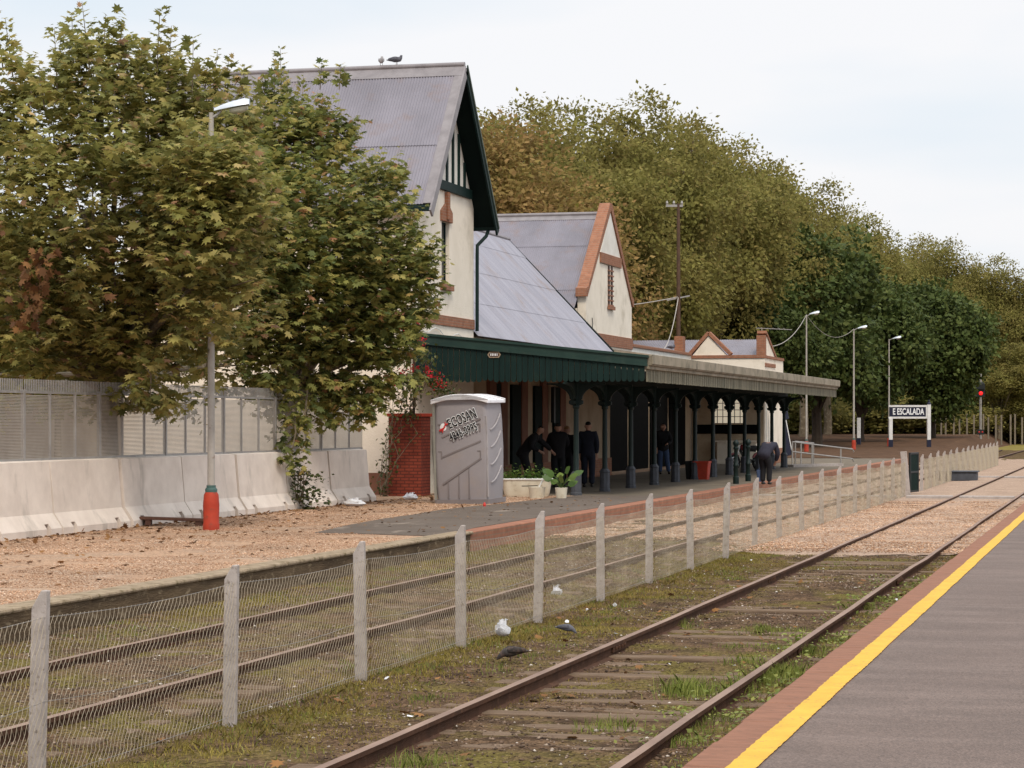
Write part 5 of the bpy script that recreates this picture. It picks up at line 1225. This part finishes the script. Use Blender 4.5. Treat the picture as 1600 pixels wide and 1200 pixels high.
# ================================================================== NEAR PLANE TREES
def crown_near(lobes, nsh, leafsize, nleaf, seed, low):
    global rng
    rng = np.random.default_rng(seed)
    C = np.array([tuple(c) for c, r in lobes]); Rr = np.array([r for c, r in lobes]); pr = Rr**1.6/np.sum(Rr**1.6)
    i = rng.choice(len(C), nsh, p=pr); u = unit(rng.normal(0, 1, (nsh, 3))); rad = Rr[i]*(.25+.75*rng.random(nsh)**.6)
    sc3 = np.array([1, 1, .95]); b = C[i]+u*sc3*rad[:, None]
    bumpy = 1+.0*rad
    d = unit(u*np.array([.7, .7, .45])+np.array([0, 0, .62])+rng.normal(0, .28, (nsh, 3)))
    ln = rng.uniform(.25, .62, nsh)
    hang = (b[:, 2] < low); d[hang] = unit(d[hang]*np.array([1, 1, .1])+np.array([0, 0, -.5]))
    return b, d, ln
def near_tree(name, label, lobes, base, nsh, seed, low, leaders, m, nleaf=9, ls=.20, hangers=()):
    r = empty(name, base, 0, label, 'tree'); bv = Vector(base)
    b, d, ln = crown_near(lobes, nsh, ls, nleaf, seed, low)
    PP = [shoots(b, d, ln, nleaf, ls)]
    tw = MB()
    if leaders:
        lb = np.array([tuple(p) for p, q in leaders]); le = np.array([tuple(q) for p, q in leaders]); dd = le-lb; L_ = np.linalg.norm(dd, axis=1)
        PP.append(shoots(lb, dd/L_[:, None], L_, 26, ls*1.05, .25, .03))
        for p, q in leaders: tw.tube([Vector(p)-bv, Vector(q)-bv], [.014, .004], 5)
    for p, q in hangers:
        nb_ = 20; t = rng.random(nb_)[:, None]; pb = np.array(tuple(p))*(1-t)+np.array(tuple(q))*t+rng.normal(0, .16, (nb_, 3))
        PP.append(shoots(pb, unit(rng.normal(0, .5, (nb_, 3))+[.2, -.2, -.5]), rng.uniform(.15, .4, nb_), 6, ls*.9))
        tw.tube([Vector(p)-bv, (Vector(p)+Vector(q))/2+Vector((.1, 0, .05))-bv, Vector(q)-bv], [.025, .018, .006], 5)
    Pn, An, Nn, Sn = [np.concatenate([q[i] for q in PP]) for i in range(4)]
    V, Fa = leaf_block(Pn-np.array(tuple(bv)), An, Nn, Sn, PLANE, .3); np_mesh('crown', V, Fa, m, r)
    limb = MB()
    top = Vector((0, 0, 2.4)); limb.tube([(0, 0, -.1), (.03, 0, 1.2), top], [.19, .16, .14], 10)
    tk = limb.build('trunk', M['bark'], r, smooth=True)
    lm = MB()
    for c, rr in lobes:
        c = Vector(c)-bv; m1 = top.lerp(c, .5)+Vector((random.gauss(0, .15), random.gauss(0, .15), .15)); lm.tube([top-Vector((0, 0, .1)), m1, c], [.09, .06, .03], 7)
        for k in range(6):
            e = c+Vector((random.gauss(0, 1), random.gauss(0, 1), random.gauss(.4, .5)))*rr*.28; lm.tube([m1.lerp(c, .3+.1*k), (m1.lerp(c, .5)+e)/2, e], [.035, .022, .008], 5)
    lm.add(tw.v, tw.f); lm.build('limb', M['bark'], r, smooth=True)
    return r
def lob(l): return [(pix(a, b, Z), r) for a, b, Z, r in l]
T1 = lob([(60, 235, 43, 1.55), (185, 190, 42, 1.45), (130, 330, 40.5, 1.9), (275, 235, 42, 1.3), (300, 330, 40.5, 1.5), (-10, 330, 42, 1.6), (20, 460, 41, 1.6), (190, 450, 41, 1.8), (310, 450, 41, 1.35), (90, 540, 42, 1.2),
          (250, 530, 42, 1.25), (330, 215, 42.5, 1.1), (-20, 160, 43, 1.0), (150, 120, 43, .9), (250, 150, 43, .8), (345, 320, 39.2, .75), (30, 565, 41, .75), (215, 585, 41.5, .6), (320, 410, 39.3, .8), (328, 285, 39, .65), (338, 340, 39, .75), (322, 430, 39, .8), (318, 495, 39.2, .6), (300, 270, 39.6, .9), (-20, 590, 47, .8), (60, 585, 47.5, .8), (130, 590, 48, .85), (200, 580, 48.5, .8), (280, 585, 49, .8), (360, 570, 50, .85)])
def led(l): return [(pix(a, b, Z), pix(c, d, Z)) for a, b, c, d, Z in l]
TR1 = near_tree('plane_tree', 'large leafy plane tree filling the upper left corner behind the louvred fence', T1, (pix(170, 640, 43).x, pix(170, 640, 43).y, HP), 3700, 11, 2.9,
          led([(140, 110, 128, 2, 42), (160, 120, 165, 22, 42), (185, 110, 190, 40, 42), (245, 120, 250, 12, 42), (262, 140, 268, 40, 42), (300, 160, 302, 62, 42), (20, 120, 8, 28, 43), (5, 110, -8, 10, 43), (330, 170, 340, 78, 42), (350, 150, 358, 92, 42.5), (375, 170, 382, 100, 43),
               (50, 160, 45, 95, 42), (90, 150, 85, 45, 42), (215, 140, 222, 75, 42), (115, 100, 112, 20, 43), (70, 170, 60, 110, 41), (320, 140, 325, 95, 42)]), M['leaf_near'], 9, .20,
          [(pix(60, 500, 40), pix(40, 560, 40)), (pix(220, 560, 40), pix(235, 620, 40)), (pix(325, 500, 40.6), pix(318, 590, 41))])
T2 = lob([(455, 260, 52, 1.25), (400, 300, 51, 1.2), (480, 380, 50.5, 1.75), (550, 330, 52, 1.3), (590, 420, 51.5, 1.4), (598, 470, 51.5, 1.15), (520, 500, 51, 1.6), (430, 470, 50, 1.6), (395, 390, 49.5, 1.3), (560, 560, 51.5, 1.05), (480, 590, 51, 1.0),
          (625, 415, 52, .7), (430, 200, 53, .8), (500, 215, 53, .75), (580, 300, 53, .6), (420, 560, 50, .9), (628, 500, 52, .55), (600, 560, 51.5, .7), (540, 625, 51, .5), (400, 240, 53, .9)])
near_tree('plane_tree', 'leafy plane tree in front of the station with a branch hanging to the barriers', T2, (pix(480, 700, 53.5).x-.4, pix(480, 700, 53.5).y, HP), 2700, 23, 3.4,
          led([(430, 180, 428, 98, 53), (450, 190, 448, 112, 53), (500, 200, 505, 150, 53), (470, 190, 474, 120, 54), (535, 250, 540, 185, 53), (415, 160, 410, 120, 53), (440, 160, 438, 75, 55), (500, 140, 503, 96, 56), (530, 140, 533, 100, 57), (668, 420, 680, 365, 51.5), (620, 300, 612, 270, 52)]),
          M['leaf_near_dark'], 9, .21, [(pix(480, 610, 50), pix(458, 700, 49.5)), (pix(458, 640, 49.5), pix(452, 720, 49)), (pix(590, 600, 51), pix(580, 650, 51)), (pix(430, 600, 49.5), pix(425, 650, 49.5))])
g = gnd(465, 796, HP)
r = empty('shrub', tuple(g), 0, 'small green shrub spreading at the foot of the barriers under the branch', 'shrub')
b_ = np.stack([rng.normal(0, .22, 70)+.15, rng.normal(0, .12, 70), rng.uniform(.02, .95, 70)**1.0], 1); b_[:, 0] -= b_[:, 2]*.25
V, Fa = leaf_block(*shoots(b_, unit(rng.normal(0, .6, (70, 3))+[.5, -.3, .1]), rng.uniform(.15, .5, 70), 8, .12), SIMPLE); np_mesh('foliage', V, Fa, M['leaf_vine'], r)
mb = MB()
for k in range(8): mb.tube([(0, 0, 0), (random.gauss(0, .15), 0, .45), (random.gauss(.1, .3), -.1, .8)], .01, 5)
mb.build('stem', M['bark'], r)
# dead leaves hanging in the left tree
c = pix(45, 440, 38.6); n = 90; P_ = np.stack([rng.normal(0, .16, n)+np.linspace(.2, -.1, n), rng.normal(0, .1, n), np.linspace(.55, -.75, n)], 1)
V, Fa = leaf_block(P_, rng.normal(0, .6, (n, 3))-[0, 0, .8], rng.normal(0, 1, (n, 3)), .12+.08*rng.random(n), PLANE); q = np_mesh('dead_leaves', V, Fa, M['litter_leaf'], TR1); q.location = c-TR1.location; q['label'] = 'hanging cluster of dead brown leaves'

# ================================================================== BACKGROUND TREES
def far_crown(seed, H, Rd, trunk, ntuft, nleaf, ls, tuft_r, m, nl_=26, lr=(.30, .2)):
    g_ = np.random.default_rng(seed); lobes = []
    zc = (H+trunk)/2; hz = (H-trunk)/2
    for k in range(nl_):
        u = unit(g_.normal(0, 1, 3)); t = g_.random()**.4*.72
        c = np.array([u[0]*Rd*t, u[1]*Rd*t, zc+u[2]*hz*t*.95]); taper = 1-.45*max(0, (c[2]-zc)/hz)
        c[:2] *= taper; lobes.append((c, Rd*(lr[0]+lr[1]*g_.random())*taper))
    C = np.array([l[0] for l in lobes]); Rr = np.array([l[1] for l in lobes])
    i = g_.choice(len(C), ntuft, p=Rr**2/np.sum(Rr**2)); u = unit(g_.normal(0, 1, (ntuft, 3))); tc_ = C[i]+u*(Rr[i]*(.70+.30*g_.random(ntuft)**.5+np.where(g_.random(ntuft) < .14, .3*g_.random(ntuft), 0)))[:, None]
    # drop tufts deep inside another lobe
    dm = np.min(np.linalg.norm(tc_[:, None]-C[None], axis=2)/Rr[None], axis=1); keep = dm > .55; tc_ = tc_[keep]; u = u[keep]; ntuft = len(tc_)
    pts = tc_[:, None]+g_.normal(0, 1, (ntuft, nleaf, 3))*tuft_r*np.array([1, 1, .75])
    od = unit(pts-tc_[:, None]+u[:, None]*tuft_r*.9); P_ = pts.reshape(-1, 3); n = len(P_)
    Ax = od.reshape(-1, 3)+g_.normal(0, .5, (n, 3)); N = od.reshape(-1, 3)*.7+np.repeat(u, nleaf, axis=0)*.6+g_.normal(0, .28, (n, 3))+[0, 0, .35]
    return leaf_block(P_, Ax, N, ls*(.6+.7*g_.random(n)), SIMPLE, .2), lobes
def far_trunk(H, trunk, Rd, lobes, seed, m):
    random.seed(seed); mb = MB(); top = Vector((0, 0, trunk+1.5)); mb.tube([(0, 0, -.3), (.1, 0, trunk*.6), top], [.42, .33, .28], 8)
    for c, rr in lobes[:14]:
        c = Vector(c); mb.tube([top.lerp(Vector((0, 0, trunk)), .5), top.lerp(c, .5)+Vector((0, 0, .6)), c], [.2, .12, .05], 6)
    return mb
protos = {}
def proto(key, seed, H, Rd, trunk, ntuft, nleaf, ls, tr, m, name, bark='bark', nl_=26, lr=(.30, .2)):
    (V, Fa), lobes = far_crown(seed, H, Rd, trunk, ntuft, nleaf, ls, tr, m, nl_, lr)
    root = empty(name); np_mesh('crown', V, Fa, M[m], root); far_trunk(H, trunk, Rd, lobes, seed, m).build('trunk', M[bark], root, smooth=True)
    protos[key] = [root, False, H]
for s_ in range(3): proto('row%d' % s_, 100+s_, 22, 6.6, 2.6, 2700, 26, .25, .38, 'leaf_row', 'plane_tree', 'bark', 46, (.19, .15))
proto('rust', 131, 16, 4.6, 2, 1500, 26, .22, .34, 'leaf_rust', 'autumn_tree')
for s_ in range(2): proto('under%d' % s_, 150+s_, 5, 2.6, .4, 420, 22, .26, .32, 'leaf_row', 'bush', 'bark_dark')
proto('yel', 132, 9, 3.2, 1.5, 500, 24, .26, .32, 'leaf_yel', 'yellow_bush')
for s_ in range(2): proto('ever%d' % s_, 140+s_, 15, 6.2, 1.2, 950, 52, .36, .40, 'leaf_ever', 'evergreen_tree', 'bark_dark', 30, (.22, .16))
def plant(key, x, y, H, rz, label, group=None, z=HP, wide=1.0):
    p = protos[key]
    if not p[1]: o = p[0]; p[1] = True
    else: o = copy_tree(p[0])
    s = H/p[2]; o.location = (x, y, z); o.rotation_euler = (0, 0, rz); o.scale = (s*wide, s*wide, s)
    tag(o, label, 'tree', group); 
    if not group and 'group' in o: del o['group']
    return o
def by_px(key, px, pytop, Z, label, group=None, wide=1.0, rz=None):
    p = pix(px, pytop, Z); return plant(key, p.x, p.y, p.z-HP, random.random()*6.28 if rz is None else rz, label, group, HP, wide)
random.seed(5)
RL = 'tall olive plane tree in the long row rising behind the station'; RG = 'plane trees in the row behind the station'
tops = [(748, 112, 112), (800, 104, 118), (862, 108, 124), (925, 94, 130), (985, 92, 138), (1040, 104, 147), (1090, 126, 156), (1135, 146, 166), (1178, 188, 178), (1218, 222, 190), (1255, 240, 204), (1292, 262, 218), (1325, 292, 234), (1358, 318, 250), (1392, 328, 268), (1428, 330, 284)]
for i, (px, py, Z) in enumerate(tops): by_px('row%d' % (i % 3), px, py, Z, RL, RG, 1.0)
FL = 'distant olive tree closing the view at the far right beyond the signal'; FG = 'distant trees at the far right'
for i, (px, py, Z) in enumerate([(1465, 340, 262), (1505, 350, 262), (1545, 368, 264), (1585, 390, 262), (1622, 398, 262), (1665, 410, 266)]): by_px('row%d' % ((i+1) % 3), px, py, Z, FL, FG, .95)
by_px('rust', 770, 128, 100, 'rusty brown autumn tree immediately right of the tall roof', None, 1.15)
by_px('rust', 850, 215, 108, 'brownish autumn tree behind the second gable ridge, right of the rustiest one', None, 1.1)
by_px('yel', 830, 290, 106, 'yellow green bush showing above the second gable roof', None, .85)
by_px('ever0', 1275, 322, 168, 'largest dark evergreen tree behind the first far street lamp', None, 1.0)
by_px('ever1', 1195, 400, 160, 'dark evergreen tree right behind the end gable', None, .95)
by_px('ever0', 1345, 395, 182, 'dark evergreen tree rising behind the second far street lamp', None, 1.0, 2.1)
by_px('ever1', 1455, 402, 196, 'dark evergreen tree standing behind the station name board', None, 1.0, 1.0)
by_px('row1', 1560, 520, 225, 'low olive tree behind the signal mast, beneath the distant crowns', None, 1.5)
by_px('row2', 1500, 505, 232, 'low olive tree between the name board and the signal mast', None, 1.4)
by_px('row0', 1630, 500, 225, 'low olive tree at the right edge beyond the platform end', None, 1.5)
# behind the left trees
by_px('row0', -40, 240, 95, 'dim plane tree far behind the left tree, at the picture edge', None, .9)
by_px('row2', 90, 300, 100, 'dim plane tree glimpsed behind the left tree crown', None, .9)
SB = 'low bush in the dark undergrowth under the far trees'
for i, px in enumerate((1200, 1232, 1268, 1310, 1345, 1380, 1412, 1450, 1488, 1522, 1558, 1592, 1215, 1250, 1290, 1325, 1362, 1395, 1430, 1470, 1505, 1540, 1575, 1610)):
    Zb = 222+(i*37 % 20); by_px('under%d' % (i % 2), px, (606 if px < 1440 else 622)+(i*29 % 13), Zb, SB, 'bushes under the far trees', 2.0)
WB = MB(); WB.box(-46, -45.6, 15, 420, 0, 4.6); WB.box(-46.1, -45.5, 15, 420, 4.6, 4.75)
tag(WB.build('boundary_wall', mat('dull brown wall', (.40, .33, .25), (.29, .235, .175), .5, .95)), 'long dull brown boundary wall far behind the trees and louvred fence', 'wall')
# far paling fence below the distant trees
pf = empty('paling_fence', tuple(pix(1445, 690, 212)), A, 'row of pale concrete palings under the distant trees at right', 'fence'); Zf = 212
mb = MB()
for k in range(26):
    x = k*.62+random.random()*.3; mb.box(x-.07, x+.07, -.06, .06, -.3, 2.0+random.random()*.5)
mb.build('paling', mat('dull paling', (.21, .175, .125), (.15, .12, .09), 2), pf)
